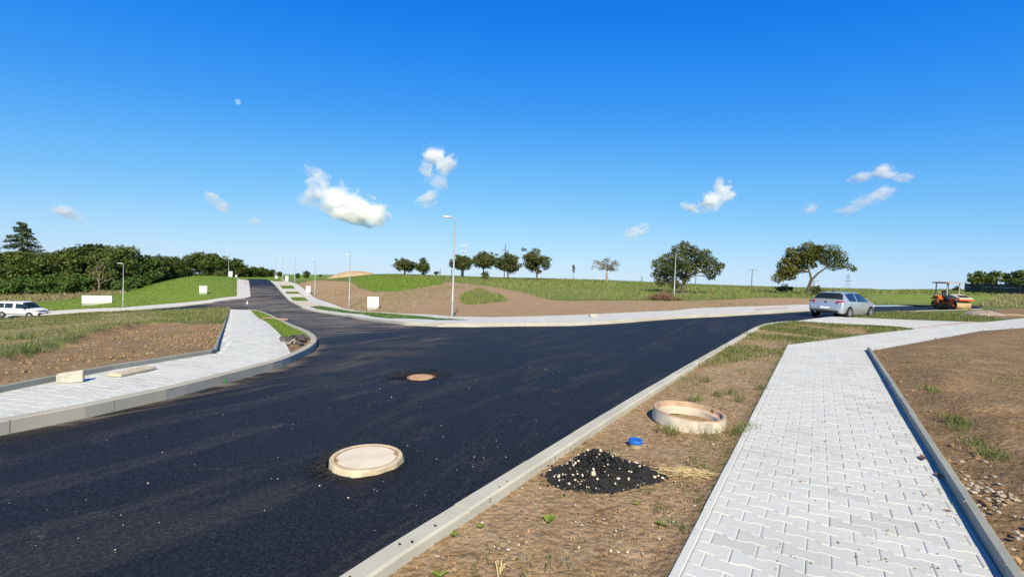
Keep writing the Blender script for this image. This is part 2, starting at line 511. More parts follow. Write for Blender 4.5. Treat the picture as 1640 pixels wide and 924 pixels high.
# ------------------------------------------------------------------ plan of the place (outlines surveyed on the ground)
ROAD_DZ = -0.10
def P(pts, dz=0.0): return [np.array(q) for q in W(pts, dz)]
def unit(v): v = np.asarray(v, float); return v / np.linalg.norm(v)

edge_R = P([(540, 921), (620, 870), (760, 786), (880, 713), (1000, 641), (1078, 596), (1150, 556), (1184, 537), (1203, 526.5), (1217, 520.5), (1236, 516.5), (1262, 514)], 0.05)
dR = unit(edge_R[2] - edge_R[0])
edge_R = [edge_R[0] - dR * 9] + edge_R
straight_R = edge_R[:7]
edge_R = straight_R + smooth_line(edge_R[7:], 4)
edge_drive = P([(1300, 510.5), (1345, 505.5)])
edge_island = P([(1372, 503), (1404, 500.8), (1440, 499), (1486, 497.4), (1530, 496.3), (1570, 494.8)])
edge_far = P([(558, 504.8), (611, 513), (647, 517), (703, 519.6), (760, 519.6), (839, 518.7), (916, 518.0), (980, 515), (1082, 507.5), (1159, 504), (1236, 499.8), (1296, 496), (1345, 492), (1397, 488.9), (1450, 488.6), (1500, 488.6), (1575, 489.2)], 0.0)
edge_upR = P([(466.8, 483), (485, 492.8), (502, 497), (525.8, 500.6)])
edge_upR2 = P([(433, 450.0), (440, 456), (447.6, 464.5), (457, 475)])
crest_dir = unit(edge_upR2[0] - edge_upR2[1])
edge_upL = P([(398.4, 449.6), (400.5, 463), (401.8, 475.2)])
edge_crossF = P([(394, 477.5), (343, 483.4), (282, 490.4), (194.6, 497.4), (74, 503.4), (0, 507.5), (-80, 512)])
edge_crossN = P([(-80, 520), (0, 513.5), (74, 508.5), (194.6, 502), (294.5, 496.3), (368.8, 494.6)])
edge_L = P([(400, 495.5), (410, 496.3), (421, 499), (440.6, 507), (468, 519.4), (484.5, 525.5), (497, 531), (504, 536), (507.5, 542), (505, 548.5), (495, 556), (481, 563), (463, 571), (443, 578), (421.5, 583.6)], 0.06)
edge_L = smooth_line(edge_L, 3)
edge_L2 = P([(360.6, 599.3), (270.7, 621.5), (135, 649.7), (0, 674.5)], 0.06)
dL = unit(edge_L2[-1] - edge_L2[-3])
edge_L2 = edge_L2 + [edge_L2[-1] + dL * 3, edge_L2[-1] + dL * 9]
road_up_end = [edge_upL[0] + crest_dir * 18, edge_upR2[0] + crest_dir * 18]
ROAD = (edge_R + edge_drive + edge_island + edge_far[::-1] + edge_upR[::-1] + edge_upR2[::-1] + road_up_end[::-1]
        + edge_upL + edge_crossF + edge_crossN + edge_L + edge_L2)

# sidewalk on the right with the spur to the road
pa, pb = P([(1070, 924), (1262, 552)]); dS = unit(pb - pa)
ra, rb = P([(1606, 924), (1388.5, 561)])
PATH_R_left = [pa - dS * 7, pa, pb]
PATH_R = (PATH_R_left + P([(1300, 547), (1338, 542.5), (1411, 532.7), (1467, 526.8), (1440, 522.6), (1411, 520.5), (1323, 517.7), (1275, 515.6)])
          + [edge_R[-1]] + edge_drive + P([(1352, 508), (1436, 511.3), (1509, 514), (1575, 516), (1607, 513), (1640, 509.5), (1720, 505)])
          + P([(1720, 516), (1640, 525), (1570, 530), (1521, 539), (1460, 550), (1400, 561)]) + [rb, ra, ra - dS * 7])
# sidewalk on the left
back_L = P([(368.0, 495.2), (347, 565.5)], 0.05) + P([(341, 566), (178, 593), (0, 629)], 0.05)
dB = unit(back_L[-1] - back_L[-2])
back_L_ext = [back_L[-1] + dB * 3, back_L[-1] + dL * 9 + dB * 1]
verge_L = P([(461, 566.5), (443, 534), (424.8, 516), (400, 496.3)], 0.05)
i_tip = min(range(len(edge_L)), key=lambda i: np.linalg.norm(edge_L[i] - verge_L[0]))
PATH_L = edge_L[i_tip:] + edge_L2 + back_L_ext[::-1] + back_L[::-1] + [verge_L[3], verge_L[2], verge_L[1], verge_L[0]]
# far sidewalk strip with its parking bays
strip_top = P([(450, 447.3), (461, 450.5), (475.7, 455), (493.6, 468.3), (519, 482.4), (552.5, 494.7), (611.5, 500.4), (673, 503.2), (724, 507.6), (788, 508.5), (865, 506.7), (941.7, 504), (1080, 497.9), (1108, 494.3), (1236, 490), (1296, 487.6), (1345, 485.5), (1372, 484.3)])
STRIP_FAR = edge_upR2 + edge_upR + edge_far[:13] + strip_top[::-1]
STRIP_LEFT = (P([(379.7, 446.6), (379.5, 474.6), (333, 480.8), (282, 485.8), (194.6, 493.0), (74, 498.6), (0, 502.5), (-80, 507)]) + edge_crossF[::-1] + edge_upL[::-1])
LAWNS = [P(q) for q in [
    [(448.5, 458), (469.6, 458), (472, 462.6), (452.6, 462.6)],
    [(457, 468), (477, 468), (481, 470.9), (459.3, 470.9)],
    [(465, 476.7), (488, 476.7), (494, 482.3), (470, 482)],
    [(496, 491.6), (513, 490.0), (537, 494.2), (562, 498.6), (595, 500.6), (640, 503.9), (700, 510.2), (752, 513.6), (700, 513.6), (622, 510.6), (580, 503.6), (540, 500.0), (508, 495.5)],
    [(434, 448.4), (449, 448.1), (456, 450.6), (438, 450.8)],
]]
BAYS = [P(q) for q in [
    [(443, 451.4), (461, 451.6), (468.5, 457.4), (448, 457.4)],
    [(471.5, 483.2), (494.5, 483.2), (511, 489.4), (495, 490.8), (487, 491.2)],
]]

# ------------------------------------------------------------------ one triangulation of the whole ground, cut along every outline
def step_at(m): return max(0.06, 0.022 * math.hypot(m[0], m[1]))
outlines = [ROAD, PATH_R, PATH_L, STRIP_FAR, STRIP_LEFT] + LAWNS + BAYS
cv = []; ce = []
for pl in outlines:
    q = resample([x for x in pl], lambda m: max(0.25, 0.04 * math.hypot(m[0], m[1])), closed=True)
    n0 = len(cv); cv += [tuple(x[:2]) for x in q]
    ce += [(n0 + i, n0 + (i + 1) % len(q)) for i in range(len(q))]
pts = []
def polar(a0, a1, da, r0, r1, k):
    r_ = r0; i = 0
    while r_ < r1:
        for a in np.arange(a0 + (da / 2 if i % 2 else 0), a1, da):
            rr = r_ * (1 + rng.uniform(-0.25, 0.25) * (k - 1)); aa = R(a + rng.uniform(-0.25, 0.25) * da)
            pts.append((rr * math.sin(aa), rr * math.cos(aa)))
        r_ *= k; i += 1
polar(-58, 58, 0.62, 1.6, 60, 1.030)
polar(-58, 58, 0.9, 60, 150, 1.022)
polar(-58, 58, 1.6, 150, 3000, 1.09)
polar(58, 302, 6, 0.9, 3000, 1.25)
pts = np.array(pts)
keep = np.ones(len(pts), bool)
for pl in outlines:
    d = edge_dist(pl, pts)
    keep &= d > 0.006 * np.hypot(pts[:, 0], pts[:, 1])
pts = pts[keep]
allv = [Vector(p) for p in cv] + [Vector((float(a), float(b))) for a, b in pts]
res = geometry.delaunay_2d_cdt(allv, ce, [], 0, 1e-5)
GV = np.array([tuple(v) for v in res[0]]); GF = np.array([f for f in res[2] if len(f) == 3])
cen = GV[GF].mean(1)
region = np.zeros(len(GF), int)
for k, pl in enumerate([ROAD, PATH_R, PATH_L, STRIP_FAR, STRIP_LEFT]):
    region[inside(pl, cen) & (region == 0)] = k + 1
for k, pl in enumerate(LAWNS): region[inside(pl, cen)] = 6
for k, pl in enumerate(BAYS): region[inside(pl, cen)] = 7
_rr = np.hypot(GV[:, 0], GV[:, 1])
GZ = terrain(GV) - 0.03 * np.maximum(0, _rr - 260)
def cut(mask):
    f = GF[mask]; ids, inv = np.unique(f.ravel(), return_inverse=True)
    f = inv.reshape(-1, 3)
    v = GV[ids]; a = v[f[:, 0]]; b = v[f[:, 1]]; c = v[f[:, 2]]
    flip = ((b - a)[:, 0] * (c - a)[:, 1] - (b - a)[:, 1] * (c - a)[:, 0]) < 0
    f[flip] = f[flip][:, ::-1]
    return ids, f

# the masks of the bare ground: where it is soil, fresh green grass or dry grass
SOIL_R = P([(1396, 562), (1460, 550), (1521, 539), (1570, 530), (1640, 525), (1760, 518)]) + [np.array([70., 16]), np.array([30., -6]), ra - dS * 7, ra]
VERGE_R = [edge_R[0]] + P([(620, 870), (1078, 596), (1110, 579), (1180, 560), (1255, 566), (1262, 552)]) + [pa, pa - dS * 7]
VERGE_R2 = P([(1078, 596), (1150, 556), (1203, 526), (1262, 515), (1467, 527), (1262, 552), (1255, 566)])
SOIL_L = P([(-60, 600), (0, 586), (43, 577), (99, 562), (125, 549), (184, 532.6), (230, 524), (300, 521), (362, 519.5), (347, 566), (178, 592), (0, 629), (-80, 645)])
SOIL_FAR = [q for q in strip_top[2:]] + P([(1345, 480), (1296, 477.5), (1235, 477), (1197, 477.5), (1172, 480), (1082, 482), (916, 482), (878, 480), (839, 468), (788, 459), (727, 452), (693, 449), (672, 453), (713, 454), (670, 461), (640, 466), (605, 467), (580, 460), (567, 452), (500, 449)])
PATCH = P([(744, 468), (770, 463), (803, 473), (814, 482), (775, 486.7), (744, 488.8), (735, 481)])
TRACK = P([(693, 449), (727, 452), (788, 459), (839, 468), (878, 480), (916, 482), (860, 492), (820, 480), (770, 462), (715, 455)])
MOUND_L = P([(379, 475), (333, 481), (282, 486), (194, 493), (74, 498), (0, 502), (-80, 507), (-80, 480), (0, 490), (90, 484), (200, 466), (260, 449), (300, 442), (379, 445)])
GRAVEL_R = P([(1535, 503), (1560, 497), (1620, 494), (1720, 495), (1720, 503), (1640, 508), (1607, 511), (1560, 508)])
ISLAND = P([(1345, 506), (1404, 500.8), (1440, 499), (1535, 503), (1607, 511), (1575, 516), (1509, 514), (1436, 511)])
TIP_L = P([(461, 566.5), (443, 540), (485, 536), (505, 541), (505, 548), (480, 562)], 0.05)
VERGE_L = P([(443, 540), (424.8, 516), (400, 496.3), (421, 499), (440.6, 507), (468, 519.4), (484.5, 525.5), (497, 531)], 0.05)
FIELD_L = P([(-80, 520), (0, 513.5), (194, 502), (368, 495), (362, 519), (230, 524), (125, 549), (43, 577), (-80, 600)])
DRY_L = P([(-80, 497), (0, 489), (60, 483), (130, 478), (200, 470), (200, 464), (0, 469), (-80, 472)])
MEADOW = P([(878, 480), (1082, 481), (1296, 477), (1400, 487), (1500, 487), (1600, 488), (1760, 495), (1760, 468), (1400, 466), (1100, 459), (820, 449), (700, 447), (788, 459)])
MOUND_M = P([(566, 444), (640, 443), (700, 447), (713, 454), (670, 461), (640, 466), (605, 467), (580, 460), (567, 452)])
CROP = P([(1380, 466), (1500, 467), (1760, 478), (1760, 488), (1500, 486), (1400, 484)])

ids, f = cut(region == 0)
g = GV[ids]; r_ = np.hypot(g[:, 0], g[:, 1])
soil = np.zeros(len(g)); lush = np.zeros(len(g)); dry = np.full(len(g), 0.25)
wide = 0.02 * r_.clip(2, 80) + 0.05
for pl, amt in ((SOIL_R, 1.0), (VERGE_R, 0.95), (SOIL_L, 1.0), (SOIL_FAR, 1.0), (TRACK, 0.9), (GRAVEL_R, 1.0), (TIP_L, 1.0)):
    soil = np.maximum(soil, amt * soft(pl, g, wide))
soil = np.maximum(soil, 0.62 * soft(VERGE_R2, g, 0.5 * wide)); soil = np.maximum(soil, 0.45 * soft(FIELD_L, g, 1.0)) 
soil *= 1 - 0.9 * soft(PATCH, g, 0.6)
soil *= 1 - soft(MOUND_M, g, 0.9)
lush = np.maximum(lush, 0.8 * soft(MOUND_L, g, 1.2)); lush = np.maximum(lush, 0.9 * soft(VERGE_L, g, 0.1)); lush = np.maximum(lush, 0.8 * soft(MOUND_M, g, 1.0)); lush = np.maximum(lush, 0.45 * soft(MEADOW, g, 2)); lush = np.maximum(lush, 0.9 * soft(CROP, g, 2)); lush = np.maximum(lush, 0.2 * soft(FIELD_L, g, 1))
lush = np.maximum(lush, np.clip((r_ - 90) / 40, 0, 0.8))
dry = np.maximum(dry, 1.0 * soft(DRY_L, g, 1.0)); dry = np.maximum(dry, 0.62 * soft(FIELD_L, g, 1.0)); dry = np.maximum(dry, 0.42 * soft(MEADOW, g, 1.0)); dry = np.where(soft(MOUND_L, g, 1) > 0.5, np.minimum(dry, 0.12), dry)
dry = np.maximum(dry, 0.5 * soft(VERGE_R2, g, 0.3)); dry = np.maximum(dry, 0.52 * soft(VERGE_R, g, 0.2)); dry = np.maximum(dry, 0.55 * soft(SOIL_FAR, g, 0.5)); dry = np.where(inside(SOIL_L, g), 0.27, np.where(inside(SOIL_R, g), 0.24, dry))
dry = np.where(r_ > 110, np.minimum(dry, 0.15), dry)
dmin = np.full(len(g), 9.0)
for pl in (ROAD, PATH_R, PATH_L, STRIP_FAR, STRIP_LEFT): dmin = np.minimum(dmin, edge_dist(pl, g))
roughness = np.clip(dmin / 0.5, 0, 1) * np.clip(soil, 0.3, 1)
lumps = (fbm(g[:, 0] * 1.1, g[:, 1] * 1.1, 3) - 0.5) * 0.10 + (fbm(g[:, 0] * 5, g[:, 1] * 5, 9) - 0.5) * 0.07 * np.clip(1.3 - r_ / 30, 0, 1)
in_verge = inside(VERGE_R, g) | inside(VERGE_R2, g)
lumps = np.where(in_verge, lumps * 0.45, lumps)
heap_r = np.where(inside(SOIL_R, g), np.clip(dmin / 0.7, 0, 1) * (0.06 + 0.10 * (fbm(g[:, 0] * 0.5, g[:, 1] * 0.5, 21) - 0.45) + 0.16 * (fbm(g[:, 0] * 2.2, g[:, 1] * 2.2, 25) - 0.5) + 0.06 * np.exp(-((dmin - 1.0) / 0.6) ** 2)), 0)
heap_l = np.where(inside(SOIL_L, g), np.clip(dmin / 0.4, 0, 1) * (0.05 + 0.12 * (fbm(g[:, 0] * 1.5, g[:, 1] * 1.5, 22) - 0.45)), 0)
gz = GZ[ids] + lumps * roughness + heap_r + heap_l - np.where(in_verge, 0.035 * np.clip(dmin / 0.12, 0, 1), 0)
gz += np.where(inside(FIELD_L, g), 0.25 * np.clip(dmin / 3, 0, 1), 0)
G_XYZ = np.column_stack([g, gz]); G_SOIL, G_LUSH, G_DRY = soil, lush, dry
structure(quick_mesh("ground", G_XYZ, f, M_GROUND, smooth=True, attrs={"mask": np.column_stack([soil, lush, dry, np.ones(len(g))])}))

ids, f = cut(region == 1); g = GV[ids]
cover_xy = np.array(W([(587, 741)], ROAD_DZ)[0]); cover2_xy = np.array(W([(675, 604)], ROAD_DZ)[0])
JUNCTION = P([(400, 497), (470, 519), (506, 540), (560, 534), (660, 526), (700, 520), (560, 505), (470, 484), (440, 458), (400, 458), (330, 488)], ROAD_DZ)
DUSTY_L = P([(500, 556), (560, 545), (650, 535), (760, 530), (800, 560), (640, 590), (560, 640), (420, 640), (420, 600)], ROAD_DZ)
dust = np.maximum(0.95 * soft(JUNCTION, g, 1.5), 0.30 * soft(DUSTY_L, g, 1.5))
dust = np.maximum(dust, 0.06)
kd = edge_dist(edge_L + edge_L2, g, closed=False)
dust = np.maximum(dust, np.clip(1 - kd / 0.45, 0, 1) * 0.7)
dc1 = np.hypot(*(g - cover_xy).T); dc2 = np.hypot(*(g - cover2_xy).T)
dc1 = np.hypot(g[:, 0] - cover_xy[0] + 0.05, g[:, 1] - cover_xy[1] - 0.05) + 0.16 * (fbm(g[:, 0] * 6, g[:, 1] * 6, 77) - 0.5); dc2 = np.hypot(g[:, 0] - cover2_xy[0], (g[:, 1] - cover2_xy[1] - 0.16)) + 0.22 * (fbm(g[:, 0] * 5, g[:, 1] * 5, 78) - 0.5)
tarm = np.clip(1 - (dc1 - 0.44) / 0.12, 0, 1) + np.clip(1 - (dc2 - 0.46) / 0.14, 0, 1)
gzr = GZ[ids] + ROAD_DZ + (fbm(g[:, 0] * 0.7, g[:, 1] * 0.7, 40) - 0.5) * 0.015
structure(quick_mesh("road", np.column_stack([g, gzr]), f, M_ASPHALT, smooth=True, attrs={"mask": np.column_stack([dust, tarm.clip(0, 1), dust * 0, dust * 0 + 1])}))

ids, f = cut(region == 2); structure(quick_mesh("sidewalk", np.column_stack([GV[ids], GZ[ids]]), f, M_JOINT, smooth=True))
ids, f = cut(region == 3); structure(quick_mesh("corner_sidewalk", np.column_stack([GV[ids], GZ[ids] + 0.05]), f, M_JOINT, smooth=True))
ids, f = cut(region == 4); structure(quick_mesh("far_sidewalk", np.column_stack([GV[ids], GZ[ids] + 0.02]), f, M_PAVING, smooth=True))
ids, f = cut(region == 5); structure(quick_mesh("cross_street_sidewalk", np.column_stack([GV[ids], GZ[ids] + 0.02]), f, M_PAVING, smooth=True))
def make_lawn():
    t = NT("lawn"); p = t.pos(); n = t.noise(p, 3, 5)
    t.bsdf(t.ramp(n, [(0.3, (0.04, 0.095, 0.02)), (0.7, (0.085, 0.16, 0.04))]), 0.95, 0, 0.1, t.bump(t.noise(p, 20, 4), 0.05)); return t.m
M_LAWN = make_lawn()
M_BAY = make_concrete("bay_paving", (0.56, 0.50, 0.38))
ids, f = cut(region == 6); structure(quick_mesh("verge_lawn", np.column_stack([GV[ids], GZ[ids] + 0.03]), f, M_LAWN, smooth=True))
ids, f = cut(region == 7); structure(quick_mesh("driveway_paving", np.column_stack([GV[ids], GZ[ids] + 0.02]), f, M_BAY, smooth=True))

# ------------------------------------------------------------------ kerbs: metre-long stones laid along a line
def kerb(name, line, w, top, bottom, m, seg=1.0, ch=0.015, side=1, base=None, label=None, jitter=0.004):
    """line: plan points; stones lie on the left side (+1) or the right (-1) of its direction; top/bottom: heights over the ground"""
    L = [np.asarray(p, float) for p in resample(line, 0.2)]
    cum = [0.0]
    for a, b in zip(L[:-1], L[1:]): cum.append(cum[-1] + np.linalg.norm(b - a))
    cum = np.array(cum); LX = np.array(L)
    at = lambda s: np.array([np.interp(s, cum, LX[:, 0]), np.interp(s, cum, LX[:, 1])])
    mb = MB(); s = 0.0; rr = random.Random(3)
    while s < cum[-1] - 0.05:
        e = min(s + seg, cum[-1]); sub = np.linspace(s + 0.004, e - 0.004, 4)
        rings = []
        dzj = rr.uniform(-jitter, jitter)
        for q in sub:
            p = at(q); t_ = unit(at(min(q + 0.05, cum[-1])) - at(max(q - 0.05, 0)))
            nrm = np.array([-t_[1], t_[0]]) * side
            z0 = tz(*p)
            rings.append([(*(p + nrm * a), z0 + h + dzj) for a, h in ((0, bottom), (0, top - ch), (ch, top), (w - ch, top), (w, top - ch), (w, bottom))])
        vs = [v for r2 in rings for v in r2]; fs = []
        for i in range(3):
            for k in range(6):
                fs.append((i * 6 + k, i * 6 + (k + 1) % 6, i * 6 + 6 + (k + 1) % 6, i * 6 + 6 + k))
        fs.append((5, 4, 3, 2, 1, 0)); fs.append(tuple(18 + k for k in range(6)))
        mb.add(vs, fs); s = e
    return structure(mb.build(name, m))
kerb("verge_kerb", edge_R, 0.145, 0.05, -0.35, M_KERB_LIGHT, side=-1)
kerb("corner_kerb", edge_L + edge_L2, 0.15, 0.062, -0.4, M_KERB, side=-1, seg=1.0)
kerb("island_kerb", edge_drive[-1:] + edge_island, 0.13, 0.03, -0.3, M_KERB_LIGHT, side=-1)
kerb("far_kerb", edge_upR2 + edge_upR + edge_far[:14], 0.15, 0.035, -0.3, M_KERB_LIGHT, side=1 if True else -1)
kerb("cross_street_kerb", edge_crossF[::-1] + edge_upL[::-1], 0.15, 0.035, -0.3, M_KERB_LIGHT, side=1)
kerb("field_kerb", edge_crossN, 0.12, 0.02, -0.3, M_KERB_LIGHT, side=1)
# thin raised edgings
kerb("sidewalk_edging", [ra - dS * 6, ra, rb], 0.072, 0.085, -0.2, M_EDGING, side=-1, ch=0.012)
kerb("corner_edging", [back_L_ext[0]] + back_L[:1:-1] + back_L[1::-1], 0.06, 0.14, -0.2, M_EDGING, side=1, ch=0.012)
kerb("sidewalk_border", [pa - dS * 6, pa, pb], 0.055, 0.016, -0.2, M_PAVER, side=-1, ch=0.006)
kerb("corner_border", verge_L[::-1], 0.06, 0.066, -0.2, M_PAVER, side=1, ch=0.006)

# ------------------------------------------------------------------ bone-shaped pavers
def pavers(name, origin, d, L, pitch, u_rng, v_rng, dz, area=None, clamp=None, margin=0.02):
    e = np.array([d[1], -d[0]])                      # across
    h = pitch / 2; eps = pitch * 0.085; g_ = 0.0022
    a1, a2 = 0.19 * L, 0.31 * L
    half = [(-L / 2 + g_, h + eps), (-a2, h + eps), (-a1, h - eps), (a1, h - eps), (a2, h + eps), (L / 2 - g_, h + eps)]
    out = np.array([(x, y - g_) for x, y in half] + [(x, -(y - g_)) for x, y in half[::-1]])
    inn = out * np.array([(L - 0.016) / L, 1]) ; inn[:, 1] -= np.sign(inn[:, 1]) * 0.006
    V = []; F = []; tone = []
    j = int(math.floor(v_rng[0] / pitch))
    rr = np.random.default_rng(11)
    while j * pitch < v_rng[1]:
        i0 = int(math.floor(u_rng[0] / L)) - 1
        for i in range(i0, int(u_rng[1] / L) + 2):
            cu = (i + (0.5 if j % 2 else 0)) * L; cvv = j * pitch
            if clamp is not None and (cu + L / 2 < clamp[0] + 0.03 or cu - L / 2 > clamp[1] - 0.03): continue
            o_ = out + (cu, cvv); n_ = inn + (cu, cvv)
            if clamp is not None:
                o_[:, 0] = o_[:, 0].clip(clamp[0], clamp[1]); n_[:, 0] = n_[:, 0].clip(clamp[0] + 0.006, clamp[1] - 0.006)
            wo_ = origin + o_[:, :1] * e + o_[:, 1:] * d; wi_ = origin + n_[:, :1] * e + n_[:, 1:] * d
            if area is not None and not inside(area, wo_).all(): continue
            V.append((wo_, wi_, rr.uniform(-0.002, 0.0025), rr.uniform(-0.006, 0.006, 2))); tone.append(rr.random() ** 3)
        j += 1
    W_ = np.array([np.vstack([a, b, a]) for a, b, _, _ in V]); n = len(W_)
    cz = terrain(W_.reshape(-1, 2)).reshape(n, 36)
    c0 = W_.mean(1, keepdims=True); til = np.array([t_ for *_, t_ in V])
    z = cz + dz + np.array([q for _, _, q, _ in V])[:, None] + ((W_ - c0) * til[:, None]).sum(-1)
    z[:, :12] += 0.0030; z[:, 12:24] += 0.0062; z[:, 24:] -= 0.012
    verts = np.dstack([W_, z]).reshape(-1, 3)
    quads = []; tops = []
    for k in range(12):
        k2 = (k + 1) % 12
        quads.append((k, k2, 12 + k2, 12 + k)); quads.append((24 + k, 24 + k2, k2, k))
    # the top as quads and triangles of the bone outline (12 points)
    T = [(12, 13, 22, 23), (13, 14, 21, 22), (14, 15, 20, 21), (15, 16, 19, 20), (16, 17, 18, 19)]
    base = np.arange(n)[:, None, None] * 36
    F = (np.array(quads + T)[None] + base).reshape(-1, 4)
    o = quick_mesh(name, verts, F, M_PAVER, attrs={"tone": np.repeat(np.array(tone), 36)})
    bm = bmesh.new(); bm.from_mesh(o.data); bmesh.ops.recalc_face_normals(bm, faces=bm.faces); bm.to_mesh(o.data); bm.free()
    return structure(o)
wR = float(np.dot(ra - pa, [dS[1], -dS[0]]))
lenS = float(np.linalg.norm(pb - pa))
pavers("sidewalk_paving", pa, dS, 0.262, 0.150, (0, wR), (-3.0, lenS - 0.05), 0.0, clamp=(0.058, wR - 0.003))
BEND = P([(1262, 552.5), (1300, 547), (1338, 543), (1411, 533.5), (1467, 527.5), (1440, 523), (1411, 521), (1323, 518.2), (1300, 511.5), (1345, 506.2), (1352, 508.4), (1436, 511.7), (1509, 514.5), (1575, 516.5), (1607, 513.5), (1640, 510), (1640, 524), (1570, 529.2), (1521, 538), (1460, 549), (1400, 560.5)])
pavers("spur_paving", pa, dS, 0.262, 0.150, (-4, 18), (lenS - 0.02, lenS + 14), 0.0, area=BEND)
inner_L = [np.array(q) for q in PATH_L]
oL = edge_L2[2]; 
pavers("corner_paving", oL, unit(edge_L2[0] - edge_L2[2]), 0.262, 0.150, (-34, 4), (-6, 46), 0.05, area=inner_L)

# red tactile bands and the pale seam between the two road surfaces
def draped(name, a_line, b_line, dz, material, n=14):
    A = resample([np.array(q) for q in W(a_line)], 0.35); B = resample([np.array(q) for q in W(b_line)], 0.35)
    def even(L): 
        L = np.array(L); c = np.concatenate([[0], np.cumsum(np.linalg.norm(np.diff(L, axis=0), axis=1))]); s_ = np.linspace(0, c[-1], n); return np.column_stack([np.interp(s_, c, L[:, 0]), np.interp(s_, c, L[:, 1])])
    A, B = even(A), even(B); XY = np.vstack([A, B]); V_ = np.column_stack([XY, terrain(XY) + dz])
    F_ = [(k, k + 1, n + k + 1, n + k) for k in range(n - 1)]
    return structure(mesh_obj(name, V_, F_, material))
M_TACTILE = make_concrete("red_tactile_paving", (0.56, 0.40, 0.35))
draped("tactile_band", [(1468, 526.0), (1500, 522.4), (1562, 516.2)], [(1468, 524.3), (1500, 520.8), (1556, 515.0)], 0.0125, M_TACTILE)
draped("tactile_band", [(1208, 497.2), (1262, 494.0)], [(1208, 495.0), (1262, 491.8)], 0.030, M_TACTILE)
draped("tactile_band", [(470, 463.0), (474, 466.4)], [(472.4, 463.0), (476.6, 466.4)], 0.030, M_TACTILE)
draped("tactile_band", [(479, 470.4), (483.5, 475)], [(482, 470.4), (487.5, 475)], 0.030, M_TACTILE)
draped("tactile_band", [(392, 451.5), (392, 456)], [(395.5, 451.5), (396, 456)], 0.030, M_TACTILE)
_sa, _sb = P([(505, 533.0), (663, 525.5)], ROAD_DZ)
_ln = np.array(resample([_sa, _sb], 0.4)); _nn = unit([-(_sb - _sa)[1], (_sb - _sa)[0]]) * 0.055
_XY = np.vstack([_ln - _nn, _ln + _nn]); _n0 = len(_ln)
structure(mesh_obj("road_seam", np.column_stack([_XY, terrain(_XY) + ROAD_DZ + 0.024]), [(k, k + 1, _n0 + k + 1, _n0 + k) for k in range(_n0 - 1)], make_concrete("seam_dust", (0.20, 0.17, 0.135))))

# ------------------------------------------------------------------ materials of the things
M_GALV = simple("galvanised_steel", (0.36, 0.38, 0.39), 0.5, 0.35, 0.5, 0.06)
M_LAMPGREY = simple("lamp_housing", (0.42, 0.43, 0.44), 0.5, 0.2)
M_LENS = simple("lamp_lens", (0.75, 0.76, 0.74), 0.25)
M_WHITEBOX = simple("white_cabinet", (0.78, 0.78, 0.75), 0.55, 0, 0.4, 0.04)
M_PLINTH = simple("cabinet_plinth", (0.38, 0.38, 0.36), 0.9, 0, 0.2)
M_DARK = simple("dark_plastic", (0.018, 0.018, 0.02), 0.5)
M_RUBBER = simple("rubber", (0.014, 0.014, 0.015), 0.85, 0, 0.2)
M_ALLOY = simple("alloy_rim", (0.55, 0.56, 0.57), 0.32, 0.7)
M_STEELRIM = simple("wheel_cover", (0.45, 0.46, 0.46), 0.45, 0.3)
def glass_mat(name, tint):
    t = NT(name); c = t.coord(); n = t.noise(c, 1.2, 2)
    t.bsdf(t.ramp(n, [(0.3, tint), (0.7, tuple(q * 1.6 for q in tint))]), 0.06, 0, 0.9); return t.m
M_GLASS = glass_mat("tinted_glass", (0.012, 0.018, 0.026))
M_SILVER = simple("silver_paint", (0.50, 0.53, 0.56), 0.34, 0.55, 0.5, 0.03, coat=0.6)
M_VANWHITE = simple("white_paint", (0.80, 0.81, 0.80), 0.35, 0, 0.5, 0.02, coat=0.5)
M_RED = simple("tail_lamp_red", (0.30, 0.010, 0.025), 0.2)
M_HEADLAMP = simple("headlamp", (0.55, 0.57, 0.58), 0.15)
M_PLATE = simple("number_plate", (0.82, 0.82, 0.80), 0.4, 0, 0.4, 0.02)
M_ORANGE = simple("orange_paint", (0.66, 0.105, 0.016), 0.5, 0, 0.4, 0.22, 4)
M_DRUM = simple("dusty_drum", (0.42, 0.29, 0.15), 0.75, 0, 0.3, 0.25, 3)
M_HOOD = simple("dusty_hood", (0.42, 0.37, 0.30), 0.7, 0, 0.3, 0.2, 3)
M_CANOPY = simple("canopy_paint", (0.34, 0.32, 0.30), 0.6)
M_WOOD = simple("weathered_wood", (0.36, 0.26, 0.16), 0.85, 0, 0.2, 0.25, 9)
M_RUST = simple("rusty_iron", (0.33, 0.19, 0.11), 0.85, 0.0, 0.3, 0.3, 9)
M_BLUE = simple("blue_plastic", (0.01, 0.12, 0.50), 0.5)
M_PIPE = simple("dusty_pipe", (0.33, 0.26, 0.17), 0.85)
M_STONE = simple("pale_stone", (0.50, 0.45, 0.36), 0.9, 0, 0.2, 0.3, 7)
M_BLACKSTONE = simple("asphalt_lumps", (0.016, 0.016, 0.018), 0.75, 0, 0.4, 0.5, 20)
M_SOILCLOD = simple("soil_clods", (0.30, 0.20, 0.112), 0.95, 0, 0.1, 0.4, 9)
M_STRAW = simple("straw", (0.48, 0.38, 0.20), 0.9, 0, 0.2, 0.25, 20)
M_POLE = simple("concrete_pole", (0.50, 0.47, 0.41), 0.85)
M_IRON = simple("pylon_steel", (0.17, 0.18, 0.19), 0.6, 0.3)
M_PORCELAIN = simple("insulator", (0.72, 0.72, 0.70), 0.3)
M_FENCE = simple("dark_concrete_panel", (0.050, 0.056, 0.052), 0.9, 0, 0.2, 0.3, 1.5)
M_BARK = simple("bark", (0.125, 0.100, 0.075), 0.95, 0, 0.1, 0.35, 7, bump=0.03)
M_BARK_PALE = simple("pale_bark", (0.30, 0.26, 0.20), 0.95, 0, 0.1, 0.25, 7, bump=0.03)
M_BRUSH = simple("dead_brushwood", (0.21, 0.135, 0.085), 0.95, 0, 0.1, 0.35, 3)
